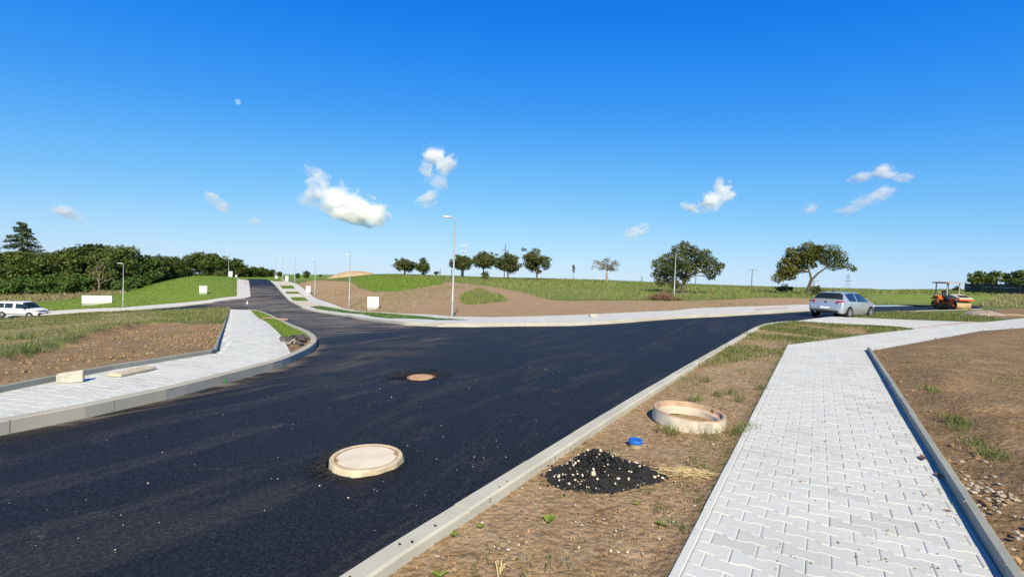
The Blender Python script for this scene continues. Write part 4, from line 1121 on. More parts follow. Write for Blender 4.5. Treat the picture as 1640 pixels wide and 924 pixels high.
# dead leaves on the sidewalk
def dead_leaf(px, py, s, label):
    p = ground_hit(px, py, 0.012); V = []; F = []; rr = random.Random(int(px)); n = 9
    for i in range(n):
        u = i / (n - 1); w = s * 0.45 * math.sin(math.pi * u ** 0.8) * rr.uniform(0.6, 1.1)
        z = s * 0.35 * abs(2 * u - 1) ** 1.5
        V += [(s * (2 * u - 1), -w, z + w * 0.6), (s * (2 * u - 1), 0, z), (s * (2 * u - 1), w, z + w * 0.5)]
    for i in range(n - 1):
        for k in range(2): F.append((i * 3 + k, i * 3 + k + 1, i * 3 + 4 + k, i * 3 + 3 + k))
    o = mesh_obj("dead_leaf", V, F, M_LEAFDRY); o.location = (p[0], p[1], tz(*p[:2]) + 0.013); o.rotation_euler = (0, 0, rr.uniform(0, 3))
    tag(o, label, "dead leaf", "dead leaves on the sidewalk")
dead_leaf(1478, 735, 0.075, "curled brown leaf lying out on the pale pavers")
dead_leaf(1504, 763, 0.06, "curled brown leaf in the shade of the sidewalk edging")
dead_leaf(1518, 818, 0.03, "small crumpled brown leaf against the edging near the rubble")

# ------------------------------------------------------------------ loose stones and boards on the far corner
bk = ground_hit(113, 613, 0.05)
t = mesh_obj("kerb_block", [], []); bpy.data.objects.remove(t)
mb = MB(); mb.box((0, 0, 0.085), (0.30, 0.13, 0.17), bev=0.014); o = mb.build("kerb_block", simple("rough_block", (0.52, 0.49, 0.40), 0.9, 0, 0.2, 0.25, 5, bump=0.01))
o.location = (bk[0], bk[1], tz(bk[0], bk[1]) + 0.062); o.rotation_euler = (0, 0, R(34))
for v in o.data.vertices:
    if v.co.z > 0.10 and v.co.x < -0.05: v.co.z -= 0.05 * (-v.co.x - 0.05) / 0.14
tag(o, "rough pale stone block standing on the corner sidewalk", "stone block")
sl = ground_hit(213, 598, 0.05); mb = MB(); mb.box((0, 0, 0.025), (0.66, 0.24, 0.045), bev=0.010)
o = mb.build("kerb_slab", simple("buff_slab", (0.50, 0.44, 0.32), 0.85, 0, 0.2, 0.15, 5)); o.location = (sl[0], sl[1], tz(*sl[:2]) + 0.063); o.rotation_euler = (0, 0, math.atan2(dB[1], dB[0]) - R(2))
tag(o, "flat buff kerb slab lying on the corner sidewalk", "slab")
for (px, py, l, rz, lab) in ((429, 510.5, 0.62, 35, "weathered board on the corner lawn, near the sidewalk"), (452, 512.6, 0.6, 10, "weathered board on the corner lawn, reaching over the kerb")):
    p = ground_hit(px, py, 0.08); mb = MB(); mb.box((0, 0, 0), (l, 0.16, 0.06), bev=0.008); o = mb.build("board", M_WOOD); o.location = (p[0], p[1], tz(*p[:2]) + 0.13); o.rotation_euler = (R(4), R(3), R(rz)); tag(o, lab, "board", "boards on the corner lawn")
chunk_labels = ["large dark asphalt slab against the corner lawn", "dark broken chunk nearest the corner kerb", "grey broken chunk leaning on the dark slab", "flat broken chunk at the edge of the corner sidewalk",
                "pale broken chunk in the middle of the corner rubble", "small dark chunk between pale stones on the corner", "tilted dark chunk on the corner, beside the lawn edge", "long grey chunk lying across the corner rubble",
                "smallest pale chunk in the corner rubble", "thick black chunk standing on edge in the corner rubble", "brownish flat chunk at the lower tip of the corner verge", "thin dark chunk beside the kerb of the corner verge"]
M_CHUNK = simple("broken_asphalt", (0.09, 0.08, 0.085), 0.9, 0, 0.2, 0.4, 8); M_CHUNK2 = simple("broken_concrete", (0.27, 0.235, 0.19), 0.9, 0, 0.2, 0.3, 8)
for k, (px, py) in enumerate([(472, 537), (484, 544), (465, 541), (452, 541), (466, 547), (458, 545), (478, 539), (470, 546), (461, 549), (487, 540), (467, 554), (480, 549)]):
    p = ground_hit(px, py, 0.08); V, F = lump_mesh(60 + k, 2); s = 0.07 + 0.07 * random.random(); s *= 1.0 if k in (0, 1, 2, 5, 6, 9, 11) else 0.62; sc = np.array([s * 1.6, s, s * 0.5])
    dark = k in (0, 1, 2, 5, 6, 9, 11)
    o = mesh_obj("rubble_chunk", V * sc, F, M_CHUNK if dark else M_CHUNK2); o.location = (p[0], p[1], tz(*p[:2]) + 0.07); o.rotation_euler = (random.uniform(-0.5, 0.5), random.uniform(-0.5, 0.5), random.uniform(0, 3))
    tag(o, chunk_labels[k], "rubble chunk", "broken chunks on the corner verge")
for px, py, d, h, lab in ((663.5, 493.5, 34, 0.55, "pale wooden survey stake in the brown field near the lawn strip"), (533, 475, 58, 0.62, "pale wooden survey stake high on the brown slope by the hill road")):
    p = at_depth(px, py, d); mb = MB(); mb.box((0, 0, h / 2 - 0.1), (0.06, 0.06, h + 0.2), bev=0.006); o = mb.build("survey_stake", M_WOOD); o.location = (p[0], p[1], tz(*p[:2])); o.rotation_euler = (R(3), R(-2), R(20)); tag(o, lab, "stake", "survey stakes in the brown field")
p = ground_hit(396, 487, ROAD_DZ); mb = MB(); mb.tube([(0, 0, -0.1), (0, 0, 0.28)], 0.07, 10); mb.tube([(0, 0, 0.28), (0, 0, 0.33)], 0.085, 10); o = mb.build("white_marker_pipe", M_WHITEBOX); o.location = (p[0], p[1], tz(*p[:2]) + ROAD_DZ); tag(o, "short white pipe standing in the asphalt of the street junction", "marker pipe")
p = ground_hit(930, 517.6, ROAD_DZ)
t = thing("gully_grate", "rusty gully grate set in the asphalt at the far kerb", "gully grate", (p[0], p[1], tz(*p[:2]) + ROAD_DZ), R(20)); mb = MB()
for k in range(7): mb.box((0, -0.21 + k * 0.07, 0.02), (0.56, 0.035, 0.03))
mb.build("grate_bars", M_RUST, t); mb = MB()
for s in (-1, 1): mb.box((s * 0.30, 0, 0.02), (0.06, 0.56, 0.045)); mb.box((0, s * 0.28, 0.02), (0.53, 0.06, 0.045))
mb.build("frame", M_RUST, t)
p = ground_hit(950, 506.8, 0.03); mb = MB(); mb.box((0, 0, 0.07), (0.42, 0.2, 0.14), bev=0.01); o = mb.build("loose_kerbstone", M_KERB_LIGHT); o.location = (p[0], p[1], tz(*p[:2]) + 0.02); o.rotation_euler = (0, 0, R(25)); tag(o, "loose pale kerbstone lying on the far sidewalk strip", "kerbstone")

# sprayed green survey mark on the face of the corner kerb
kp = np.array(ground_hit(428, 603.5, -0.03)[:2]); KL = np.array(edge_L + edge_L2); i_ = int(np.argmin(np.linalg.norm(KL - kp, axis=1))); kt = unit(KL[min(i_ + 1, len(KL) - 1)] - KL[i_ - 1]); kn = np.array([kt[1], -kt[0]])
if kn @ (-KL[i_]) < 0: kn = -kn
V = []; F = []; rr = random.Random(5)
for k in range(9):
    a = k * 0.7 + rr.uniform(-.2, .2); l = rr.uniform(0.035, 0.075); b = len(V); c0 = (KL[i_][0] + kn[0] * 0.004, KL[i_][1] + kn[1] * 0.004, tz(*KL[i_]) - 0.055)
    for da, q in ((-0.35, 0.02), (0.0, l), (0.35, 0.02)): V.append((c0[0] + kt[0] * math.cos(a + da) * q + kn[0] * 0.0006 * k, c0[1] + kt[1] * math.cos(a + da) * q + kn[1] * 0.0006 * k, c0[2] + math.sin(a + da) * q))
    V.append((c0[0] + kn[0] * 0.0006 * k, c0[1] + kn[1] * 0.0006 * k, c0[2])); F.append((b, b + 1, b + 2, b + 3))
tag(mesh_obj("spray_mark", V, F, simple("green_spray", (0.10, 0.62, 0.06), 0.7)), "bright green spray mark on the face of the corner kerb", "paint mark")

# ------------------------------------------------------------------ heaps further off
def mound(name, px, py, d, sx, sy, h, rz, material, label, cat, seed, rough=0.25, n=40, at=None):
    p = at if at is not None else (at_depth(px, py, d) if d else ground_hit(px, py)); V = []; F = []
    for i in range(n + 1):
        for j in range(n + 1):
            u, v = 2 * i / n - 1, 2 * j / n - 1
            r2 = u * u + v * v; x, y = u * sx, v * sy
            nz = float(fbm(np.array([u * 3.0 + seed]), np.array([v * 3.0]), seed)[0]); nf = float(vnoise(np.array([u * 17.0]), np.array([v * 17.0]), seed)[0])
            z = h * (max(0, 1 - r2) ** 0.8) * (1 - rough + 2 * rough * nz) + h * 0.12 * (nf - 0.5) * (r2 < 1) - 0.05
            V.append((x, y, z))
    for i in range(n):
        for j in range(n):
            a = i * (n + 1) + j; F.append((a, a + n + 1, a + n + 2, a + 1))
    o = mesh_obj(name, V, F, material, smooth=True); z0 = tz(p[0], p[1]); o.rotation_euler = (0, 0, R(rz)); o.location = (p[0], p[1], z0)
    c_, s_ = math.cos(R(rz)), math.sin(R(rz))
    for v in o.data.vertices:
        wx, wy = p[0] + v.co.x * c_ - v.co.y * s_, p[1] + v.co.x * s_ + v.co.y * c_; v.co.z += tz(wx, wy) - z0
    tag(o, label, cat); return o
mound("gravel_heap", 1575, 503.5, None, 2.1, 1.2, 0.34, 43, simple("grey_gravel", (0.36, 0.31, 0.25), 0.95, 0, 0.1, 0.4, 5, bump=0.05), "low heap of grey gravel in front of the orange roller", "gravel heap", 5)
mound("earth_spoil", 1625, 504.5, None, 2.2, 1.0, 0.12, 43, M_SAND, "low spread of beige earth beside the grey gravel heap", "earth heap", 12)
mound("earth_mound", 562, 443, 96, 4.8, 3.5, 1.0, 0, M_SAND, "long beige earth heap on the skyline above the brown field", "earth heap", 6, 0.12)
p = ground_hit(1582, 500); mb = MB(); mb.tube([(-0.9, 0.45, 0.50), (0, 0, 0.36), (0.55, -0.35, 0.06)], 0.035, 8); o = mb.build("dark_pole", M_DARK); o.location = (p[0], p[1], tz(*p[:2])); tag(o, "dark bent rod lying on the grey gravel heap", "rod")
p = ground_hit(1062, 480.5); mb = MB(); rr = random.Random(4)
for _ in range(420):
    c = Vector((rr.gauss(0, 0.62), rr.gauss(0, 0.4), 0)); c.z = abs(rr.gauss(0, 0.26)) * max(0.1, 1 - (c.x / 1.3) ** 2) + 0.03
    dv = Vector((rr.gauss(0, 1), rr.gauss(0, 0.8), rr.gauss(0, 0.35))).normalized() * rr.uniform(0.2, 0.6)
    mb.tube([c - dv, c + dv * 0.2 + Vector((0, 0, rr.uniform(-0.05, 0.08))), c + dv], [0.016, 0.013, 0.006], 4, cap=False)
o = mb.build("brushwood_heap", M_BRUSH); o.location = (p[0], p[1], tz(*p[:2])); tag(o, "heap of dead brown brushwood under the dense fruit tree", "brushwood heap")

# ------------------------------------------------------------------ cars
def car(name, label, cat, st, glass_side, rear_glass, wind_glass, paint, wheels, wr, ww, loc, heading, rimmat, group=None, gap=0.055):
    """st: stations along the car, rear to front: (x, half width, z bottom, z belt, half width at roof, z roof)"""
    t = thing(name, label, cat, loc, heading, group)
    rings = []
    for x, w, zb, zl, wr_, zr in st:
        half = [(0.0, zb), (w * 0.90, zb), (w * 0.985, zb + 0.14), (w, 0.5 * (zb + zl)), (w * 0.985, zl), (wr_ + 0.015, zr - gap), (wr_ - 0.06, zr - 0.012), (wr_ * 0.45, zr), (0.0, zr + 0.004)]
        ring = [(x, -y, z) for y, z in half] + [(x, y, z) for y, z in half[-2:0:-1]]
        rings.append(ring)
    n = len(rings[0])                                  # 16 points round
    V = [v for r_ in rings for v in r_]
    groups = {"body": []}
    def put(k, f): groups.setdefault(k, []).append(f)
    for i in range(len(st) - 1):
        for k in range(n):
            f = (i * n + k, i * n + (k + 1) % n, (i + 1) * n + (k + 1) % n, (i + 1) * n + k)
            key = "body"
            if k in (4, 11):
                for gname, (a, b) in glass_side.items():
                    if a <= i < b: key = gname + ("R" if k == 4 else "L")
            if k in (5, 6, 7, 8, 9, 10):
                if i in rear_glass: key = "rear_window" if k in (5, 6, 7, 8, 9, 10) else key
                if i in wind_glass: key = "windscreen"
            put(key, f)
    put("body", tuple(range(n - 1, -1, -1))); put("body", tuple((len(st) - 1) * n + k for k in range(n)))
    def part(nm, fs, m, parent, off=0.0):
        ids = sorted({i for f in fs for i in f}); mp = {a: b for b, a in enumerate(ids)}
        o = mesh_obj(nm, [V[i] for i in ids], [[mp[i] for i in f] for f in fs], m, parent)
        bm = bmesh.new(); bm.from_mesh(o.data); bmesh.ops.recalc_face_normals(bm, faces=bm.faces)
        for f in bm.faces: f.smooth = True
        for e in bm.edges:
            if len(e.link_faces) == 2 and e.calc_face_angle(0) > R(48): e.smooth = False
        bm.to_mesh(o.data); bm.free(); return o
    body = None
    for k, fs in groups.items():
        if k == "body": body = part("body", fs, paint, t)
    for k, fs in groups.items():
        if k == "body": continue
        nm = {"s": "side_window"}.get(k[0], k) if k not in ("rear_window", "windscreen") else k
        part(nm, fs, M_GLASS, t)
    hw = max(s_[1] for s_ in st)
    for wx in wheels:
        for sd in (-1, 1):
            mb = MB(); mb.lathe([(wr * 1.13, -0.012), (wr * 1.13, 0.012), (0.02, 0.012)], n=36, axis='y'); a = mb.build("wheel_arch", M_DARK, t, smooth=True)
            a.location = (wx, sd * (hw + 0.001), wr); a.rotation_euler = (0, 0, 0 if sd > 0 else math.pi)
            wt = thing_part("wheel", t, (wx, sd * (hw - ww / 2 + 0.022), wr))
            mb = MB(); mb.lathe([(wr * 0.64, -ww / 2), (wr * 0.92, -ww / 2), (wr, -ww / 2 + 0.03), (wr, ww / 2 - 0.03), (wr * 0.92, ww / 2), (wr * 0.66, ww / 2), (wr * 0.64, ww / 2 - 0.02)], n=32, axis='y', close=True); mb.build("tyre", M_RUBBER, wt, smooth=True)
            mb = MB(); o_ = sd * ww / 2
            mb.lathe([(wr * 0.67, o_ * 0.96), (wr * 0.60, o_ * 1.02), (wr * 0.57, o_ * 0.7)], n=32, axis='y')
            for k in range(5):
                aa = 2 * math.pi * k / 5 + 0.3
                mb.box((math.cos(aa) * wr * 0.33, o_ * 0.95, math.sin(aa) * wr * 0.33), (wr * 0.60, 0.02, wr * 0.20), Matrix.Rotation(-aa, 3, 'Y'), bev=0.006)
            mb.lathe([(0.0, o_ * 1.06), (wr * 0.16, o_ * 1.05), (wr * 0.17, o_ * 0.8)], n=20, axis='y')
            mb.build("rim", rimmat, wt, smooth=True)
            mb = MB(); mb.lathe([(0.0, o_ * 0.45), (wr * 0.62, o_ * 0.45)], n=24, axis='y'); mb.build("brake_disc", M_DARK, wt)
    return t
def thing_part(name, parent, loc):
    o = bpy.data.objects.new(name, None); col.objects.link(o); o.parent = parent; o.location = loc; o.empty_display_size = 0.1; return o
def add(parent, name, m, c, size, rot=None, bev=0.01, smooth=False):
    mb = MB(); mb.box(c, size, rot, bev); return mb.build(name, m, parent, smooth=smooth)

hatch = [(-2.10, 0.72, 0.36, 0.60, 0.68, 0.63), (-2.07, 0.82, 0.32, 0.70, 0.80, 0.76), (-2.03, 0.86, 0.30, 0.86, 0.82, 0.92), (-1.95, 0.88, 0.29, 0.95, 0.78, 1.02), (-1.90, 0.885, 0.28, 0.96, 0.76, 1.06),
         (-1.52, 0.895, 0.26, 0.97, 0.60, 1.37), (-1.36, 0.895, 0.24, 0.965, 0.60, 1.405), (-1.02, 0.895, 0.22, 0.955, 0.615, 1.44), (-0.45, 0.895, 0.20, 0.935, 0.63, 1.465), (-0.35, 0.895, 0.20, 0.93, 0.63, 1.465),
         (0.15, 0.895, 0.20, 0.92, 0.625, 1.45), (0.48, 0.895, 0.20, 0.915, 0.61, 1.40), (0.90, 0.895, 0.20, 0.915, 0.65, 1.22), (1.26, 0.893, 0.21, 0.925, 0.70, 1.04), (1.38, 0.89, 0.22, 0.92, 0.72, 0.995), (1.72, 0.87, 0.24, 0.86, 0.70, 0.91), (1.94, 0.82, 0.26, 0.72, 0.66, 0.77), (2.10, 0.70, 0.30, 0.58, 0.60, 0.61)]
cp = ground_hit(1349, 505.5, ROAD_DZ)
CARX = at_depth(1349, 505, 27.2)
HEAD = R(90 - 58)
cl = (CARX[0], CARX[1], tz(CARX[0], CARX[1]) + ROAD_DZ)
c = car("hatchback_car", "silver hatchback car parked on the asphalt, seen from behind", "car", hatch, {"sa": (6, 8), "sb": (9, 13)}, (4,), (11, 12, 13), M_SILVER, (-1.29, 1.30), 0.325, 0.21, cl, HEAD, M_ALLOY)
def lamp_cluster(parent, name, m, sd, x, y, z, w, h, dpt):
    mb = MB(); mb.box((x, sd * y, z), (dpt, w, h), Matrix.Rotation(R(-18 * sd), 3, 'Z') @ Matrix.Rotation(R(-14), 3, 'Y'), bev=0.03); return mb.build(name, m, parent, smooth=True)
for sd in (-1, 1):
    lamp_cluster(c, "tail_lamp", M_RED, sd, -1.985, 0.70, 0.885, 0.36, 0.15, 0.12)
    add(c, "reverse_lamp", M_HEADLAMP, (-2.055, sd * 0.60, 0.850), (0.03, 0.16, 0.045), Matrix.Rotation(R(-14), 3, 'Y'), 0.008)
    lamp_cluster(c, "headlamp", M_HEADLAMP, -sd, 1.93, -0.66, 0.70, 0.34, 0.15, 0.14)
    mir = add(c, "wing_mirror", M_SILVER, (0.74, sd * 0.975, 0.985), (0.08, 0.14, 0.10), None, 0.025, True)
    for hx in (-0.80, 0.16):
        if hx > -0.5 or True: add(c, "door_handle", M_SILVER, (hx - 0.05, sd * 0.895, 0.82), (0.17, 0.03, 0.03), None, 0.008)
pl = add(c, "number_plate", M_PLATE, (-2.118, 0.04, 0.575), (0.012, 0.52, 0.11), Matrix.Rotation(R(6), 3, 'Y'), 0.004)
add(pl, "plate_band", simple("plate_blue", (0.02, 0.08, 0.45), 0.4), (-2.1255, 0.275, 0.575), (0.006, 0.04, 0.10), None, 0)
add(c, "lower_bumper", M_DARK, (-2.06, 0, 0.37), (0.14, 1.36, 0.13), None, 0.03)
mb = MB(); mb.lathe([(0.0, -0.012), (0.052, -0.012), (0.058, 0.0), (0.055, 0.02)], (0, 0, 0), 24, axis='x'); e = mb.build("badge", M_DARK, c, smooth=True); e.location = (-2.045, 0, 0.90); e.rotation_euler = (0, R(15), 0)
mb = MB(); mb.tube([(-2.16, 0.48, 0.31), (-1.9, 0.48, 0.31)], 0.03, 10); mb.build("exhaust_pipe", M_ALLOY, c)
add(c, "roof_spoiler", M_SILVER, (-1.50, 0, 1.40), (0.22, 1.06, 0.035), Matrix.Rotation(R(-4), 3, 'Y'), 0.012)
add(c, "wiper", M_DARK, (-1.885, -0.05, 1.09), (0.02, 0.42, 0.02), Matrix.Rotation(R(6), 3, 'X'), 0)
add(c, "antenna", M_DARK, (-1.25, 0, 1.53), (0.10, 0.02, 0.14), Matrix.Rotation(R(-50), 3, 'Y'), 0)

van_st = [(-2.18, 0.76, 0.36, 0.70, 0.70, 1.30), (-2.15, 0.83, 0.30, 0.98, 0.72, 1.66), (-2.08, 0.86, 0.28, 1.06, 0.74, 1.76), (-1.85, 0.875, 0.27, 1.07, 0.75, 1.80), (-1.25, 0.875, 0.25, 1.07, 0.75, 1.815), (-1.18, 0.875, 0.25, 1.07, 0.75, 1.815),
          (-0.35, 0.875, 0.24, 1.06, 0.745, 1.815), (-0.08, 0.875, 0.24, 1.06, 0.74, 1.81), (0.35, 0.875, 0.24, 1.05, 0.72, 1.77), (0.55, 0.875, 0.24, 1.05, 0.70, 1.72), (0.95, 0.875, 0.24, 1.04, 0.70, 1.42), (1.28, 0.87, 0.25, 1.02, 0.72, 1.14), (1.36, 0.865, 0.25, 1.01, 0.73, 1.09), (1.80, 0.85, 0.27, 0.92, 0.72, 0.99), (2.02, 0.80, 0.28, 0.76, 0.68, 0.83), (2.14, 0.70, 0.32, 0.62, 0.62, 0.66)]
vp = at_depth(37, 508, 53.5)
v = car("delivery_van", "small white passenger van driving on the cross street below the green slope", "van", van_st, {"sa": (3, 4), "sb": (5, 6), "sc": (7, 11)}, (0,), (9, 10, 11), M_VANWHITE, (-1.42, 1.39), 0.32, 0.2, (vp[0], vp[1], tz(vp[0], vp[1]) + ROAD_DZ), R(5), M_STEELRIM, None, 0.20)
for sd in (-1, 1):
    lamp_cluster(v, "headlamp", M_HEADLAMP, -sd, 1.93, -0.70, 0.80, 0.28, 0.16, 0.22)
    add(v, "wing_mirror", M_DARK, (0.98, sd * 0.99, 1.08), (0.12, 0.18, 0.20), None, 0.03, True)
    add(v, "side_trim", M_DARK, (-0.05, sd * 0.878, 0.42), (2.3, 0.02, 0.06), None, 0.006)
    add(v, "tail_lamp", M_RED, (-2.13, sd * 0.80, 1.05), (0.05, 0.10, 0.34), None, 0.012)
    add(v, "roof_rail", M_DARK, (-0.7, sd * 0.66, 1.845), (2.3, 0.03, 0.03), None, 0.008)
    for hx in (-0.5, 0.0): add(v, "door_handle", M_DARK, (hx, sd * 0.88, 0.95), (0.16, 0.03, 0.04), None, 0.006)
add(v, "grille", M_DARK, (2.06, 0, 0.74), (0.12, 1.0, 0.16), None, 0.03); add(v, "front_bumper", M_DARK, (2.10, 0, 0.46), (0.14, 1.36, 0.22), None, 0.04)
add(v, "number_plate", M_PLATE, (2.178, 0, 0.52), (0.012, 0.52, 0.11), None, 0.003)

# ------------------------------------------------------------------ tandem roller
rp_ = at_depth(1522, 493.5, 43.0)
rl = thing("road_roller", "orange tandem road roller with a canopy, standing at the end of the asphalt", "road roller", (rp_[0], rp_[1], tz(rp_[0], rp_[1]) + ROAD_DZ), math.atan2(-0.97, -0.02))
DR = 0.43
for x, nm in ((0.92, "front"), (-0.92, "rear")):
    mb = MB(); mb.lathe([(0.0, -0.52), (DR * 0.86, -0.52), (DR * 0.88, -0.62), (DR, -0.62), (DR, 0.62), (DR * 0.88, 0.62), (DR * 0.86, 0.52), (0.0, 0.52)], n=48, axis='y')
    d = mb.build("drum", M_DRUM, rl, smooth=True); d.location = (x, 0, DR)
    for sd in (-1, 1):
        mb = MB(); mb.lathe([(0.0, sd * 0.53), (DR * 0.85, sd * 0.53)], n=32, axis='y'); mb.build("end_plate", simple("grimy_plate", (0.06, 0.035, 0.025), 0.8), d)
        mb = MB(); mb.lathe([(0.0, sd * 0.60), (0.15, sd * 0.60), (0.17, sd * 0.53)], n=20, axis='y'); mb.build("hub", M_ORANGE, d, smooth=True)
        fk = add(rl, "fork", M_ORANGE, (x - (0.16 if x > 0 else -0.16), sd * 0.67, 0.66), (0.46, 0.07, 0.42), Matrix.Rotation(R(20 if x > 0 else -20), 3, 'Y'), 0.02)
        add(fk, "axle_plate", M_ORANGE, (x, sd * 0.67, DR), (0.22, 0.07, 0.24), None, 0.02)
    add(rl, "yoke", M_ORANGE, (x, 0, 0.97), (0.85, 1.36, 0.12), None, 0.03)
add(rl, "chassis", M_ORANGE, (0.05, 0, 0.60), (0.95, 0.92, 0.34), None, 0.04)
add(rl, "articulation_joint", M_DARK, (0.28, 0, 0.42), (0.25, 0.3, 0.3), None, 0.03)
add(rl, "rear_tank", M_ORANGE, (-0.95, 0, 1.10), (0.62, 1.20, 0.28), None, 0.06)
mb = MB(); hv = []; prof = [(0.28, 0.98), (0.28, 1.36), (0.50, 1.44), (1.05, 1.28), (1.48, 1.12), (1.52, 0.98)]
for y in (-0.6, -0.54, 0.54, 0.6):
    s_ = 0.0 if abs(y) < 0.58 else 0.05
    hv += [(x, y, z - (s_ if z > 1.0 else 0)) for x, z in prof]
hf = []
for i in range(3):
    for k in range(6): hf.append((i * 6 + k, i * 6 + (k + 1) % 6, i * 6 + 6 + (k + 1) % 6, i * 6 + 6 + k))
hf += [(5, 4, 3, 2, 1, 0), (18, 19, 20, 21, 22, 23)]; mb.add(hv, hf); hood = mb.build("engine_hood", M_HOOD, rl)
for k in range(4): add(hood, "grille", M_DARK, (0.98 + k * 0.12, 0, 1.315 - k * 0.043), (0.08, 0.86, 0.03), Matrix.Rotation(R(19), 3, 'Y'), 0)
add(rl, "bumper_beam", M_ORANGE, (1.50, 0, 0.94), (0.10, 1.30, 0.14), None, 0.02)
for sd in (-1, 1): add(rl, "headlight", M_HEADLAMP, (1.515, sd * 0.48, 1.06), (0.04, 0.16, 0.09), None, 0.01)
add(rl, "platform", M_DARK, (-0.15, 0, 0.82), (0.90, 1.10, 0.06), None, 0.01)
seat = add(rl, "seat", M_DARK, (-0.38, 0.0, 1.12), (0.48, 0.50, 0.14), None, 0.04); add(seat, "seat_back", M_DARK, (-0.62, 0.0, 1.42), (0.14, 0.50, 0.62), Matrix.Rotation(R(-8), 3, 'Y'), 0.04)
add(seat, "seat_base", M_DARK, (-0.38, 0, 0.95), (0.36, 0.40, 0.22), None, 0.02)
mb = MB(); mb.tube([(0.22, 0, 0.85), (0.12, 0, 1.42)], 0.05, 8); cn = mb.build("steering_column", M_DARK, rl)
mb = MB(); mb.tube([(0.12 + 0.07 * math.cos(a), 0.19 * math.sin(a), 1.45 + 0.17 * math.cos(a) * 0.3) for a in np.linspace(0, 2 * math.pi, 21)], 0.016, 6); mb.build("steering_wheel", M_DARK, cn)
for x, y in ((-1.0, -0.55), (-1.0, 0.55), (0.18, -0.55), (0.18, 0.55)):
    mb = MB(); mb.tube([(x, y, 0.9), (x * 0.98, y, 1.7), (x * 0.95, y, 2.42)], 0.045, 8); mb.build("canopy_post", M_HOOD, rl, smooth=True)
mb = MB(); n_ = 10; cvs = []
for i in range(n_ + 1):
    x = -1.30 + 1.72 * i / n_; z = 2.45 + 0.07 * math.sin(math.pi * i / n_)
    cvs += [(x, -0.72, z - 0.05), (x, -0.66, z + 0.03), (x, 0.66, z + 0.03), (x, 0.72, z - 0.05), (x, 0.66, z - 0.07), (x, -0.66, z - 0.07)]
cfs = []
for i in range(n_):
    for k in range(6): cfs.append((i * 6 + k, i * 6 + (k + 1) % 6, i * 6 + 6 + (k + 1) % 6, i * 6 + 6 + k))
cfs += [(5, 4, 3, 2, 1, 0), tuple(n_ * 6 + k for k in range(6))]; mb.add(cvs, cfs); mb.build("canopy", M_CANOPY, rl)
add(rl, "step", M_DARK, (-0.1, -0.72, 0.50), (0.36, 0.18, 0.03), None, 0); 

# ------------------------------------------------------------------ trees
def leaf_cloud(clumps, size, n_per_r2, seed, flat=0.0, droop=0.0):
    """clumps: (x, y, z, radius); leaves sit in a shell through each clump, more of them outside"""
    rg = np.random.default_rng(seed); P_ = []; C_ = []
    for x, y, z, r_ in clumps:
        n = max(6, int(n_per_r2 * r_ * r_))
        d = rg.normal(size=(n, 3)); d /= np.linalg.norm(d, axis=1)[:, None]
        rad = r_ * rg.uniform(0.25, 1.0, n) ** 0.55 * rg.uniform(0.75, 1.18, n)
        q = d * rad[:, None] * [1, 1, 0.82]
        P_.append(q + [x, y, z - droop * 0]); C_.append(np.full(n, rg.uniform(0, 1)))
    P_ = np.vstack(P_); ct = np.concatenate(C_); n = len(P_)
    a = rg.normal(size=(n, 3)); a /= np.linalg.norm(a, axis=1)[:, None]
    b = rg.normal(size=(n, 3)); b -= (b * a).sum(1)[:, None] * a; b /= np.linalg.norm(b, axis=1)[:, None]
    if flat: a[:, 2] *= 1 - flat; b[:, 2] *= 1 - flat
    s = size * rg.uniform(0.55, 1.3, n)[:, None]
    V = np.stack([P_ - a * s, P_ - b * s * 0.6, P_ + a * s, P_ + b * s * 0.6], 1).reshape(-1, 3)
    F = np.arange(4 * n).reshape(n, 4)
    tone = np.repeat((0.55 * ct + 0.45 * rg.random(n)), 4)
    return V, F, tone
def limb(mb, p0, p1, r0, r1, rr, wob=0.12, n=5, sides=7):
    p0, p1 = Vector(p0), Vector(p1); L = (p1 - p0).length; pts_ = []
    for i in range(n + 1):
        u = i / n; q = p0.lerp(p1, u)
        if 0 < i < n: q += Vector((rr.gauss(0, 1), rr.gauss(0, 1), rr.gauss(0, 0.6))) * wob * L * 0.25
        q.z += 0.08 * L * math.sin(math.pi * u)
        pts_.append(q)
    mb.tube(pts_, [r0 + (r1 - r0) * i / n for i in range(n + 1)], sides, cap=False)
    return pts_
def tree_mesh(name, label, trunk_pts, r0, clumps, leaf, dens, lm, bark, seed, group=None, extra_limbs=0, flat=0.0):
    rr = random.Random(seed)
    t = thing(name, label, "tree", group=group)
    mb = MB(); n = len(trunk_pts)
    mb.tube([Vector(p) for p in trunk_pts], [r0 * (1.25 if i == 0 else 1 - 0.62 * i / (n - 1)) for i in range(n)], 9, cap=False)
    top = Vector(trunk_pts[-1])
    for x, y, z, r_ in clumps:
        c = Vector((x, y, z)); k = min(range(n), key=lambda i: (Vector(trunk_pts[i]) - c).length if trunk_pts[i][2] < z else 99)
        st_ = Vector(trunk_pts[max(1, min(k, n - 1))])
        pts_ = limb(mb, st_, c, r0 * 0.36, r0 * 0.07, rr)
        for _ in range(2 + extra_limbs):
            e = c + Vector((rr.gauss(0, 1), rr.gauss(0, 1), rr.gauss(0, 0.7))).normalized() * r_ * rr.uniform(0.7, 1.1)
            limb(mb, pts_[rr.choice([2, 3, 4])], e, r0 * 0.12, r0 * 0.03, rr, n=3, sides=5)
    mb.build("trunk", bark, t, smooth=True)
    V, F, tone = leaf_cloud(clumps, leaf, dens, seed + 5, flat)
    quick_mesh("crown", V, F, lm, t, attrs={"tone": tone})
    return t
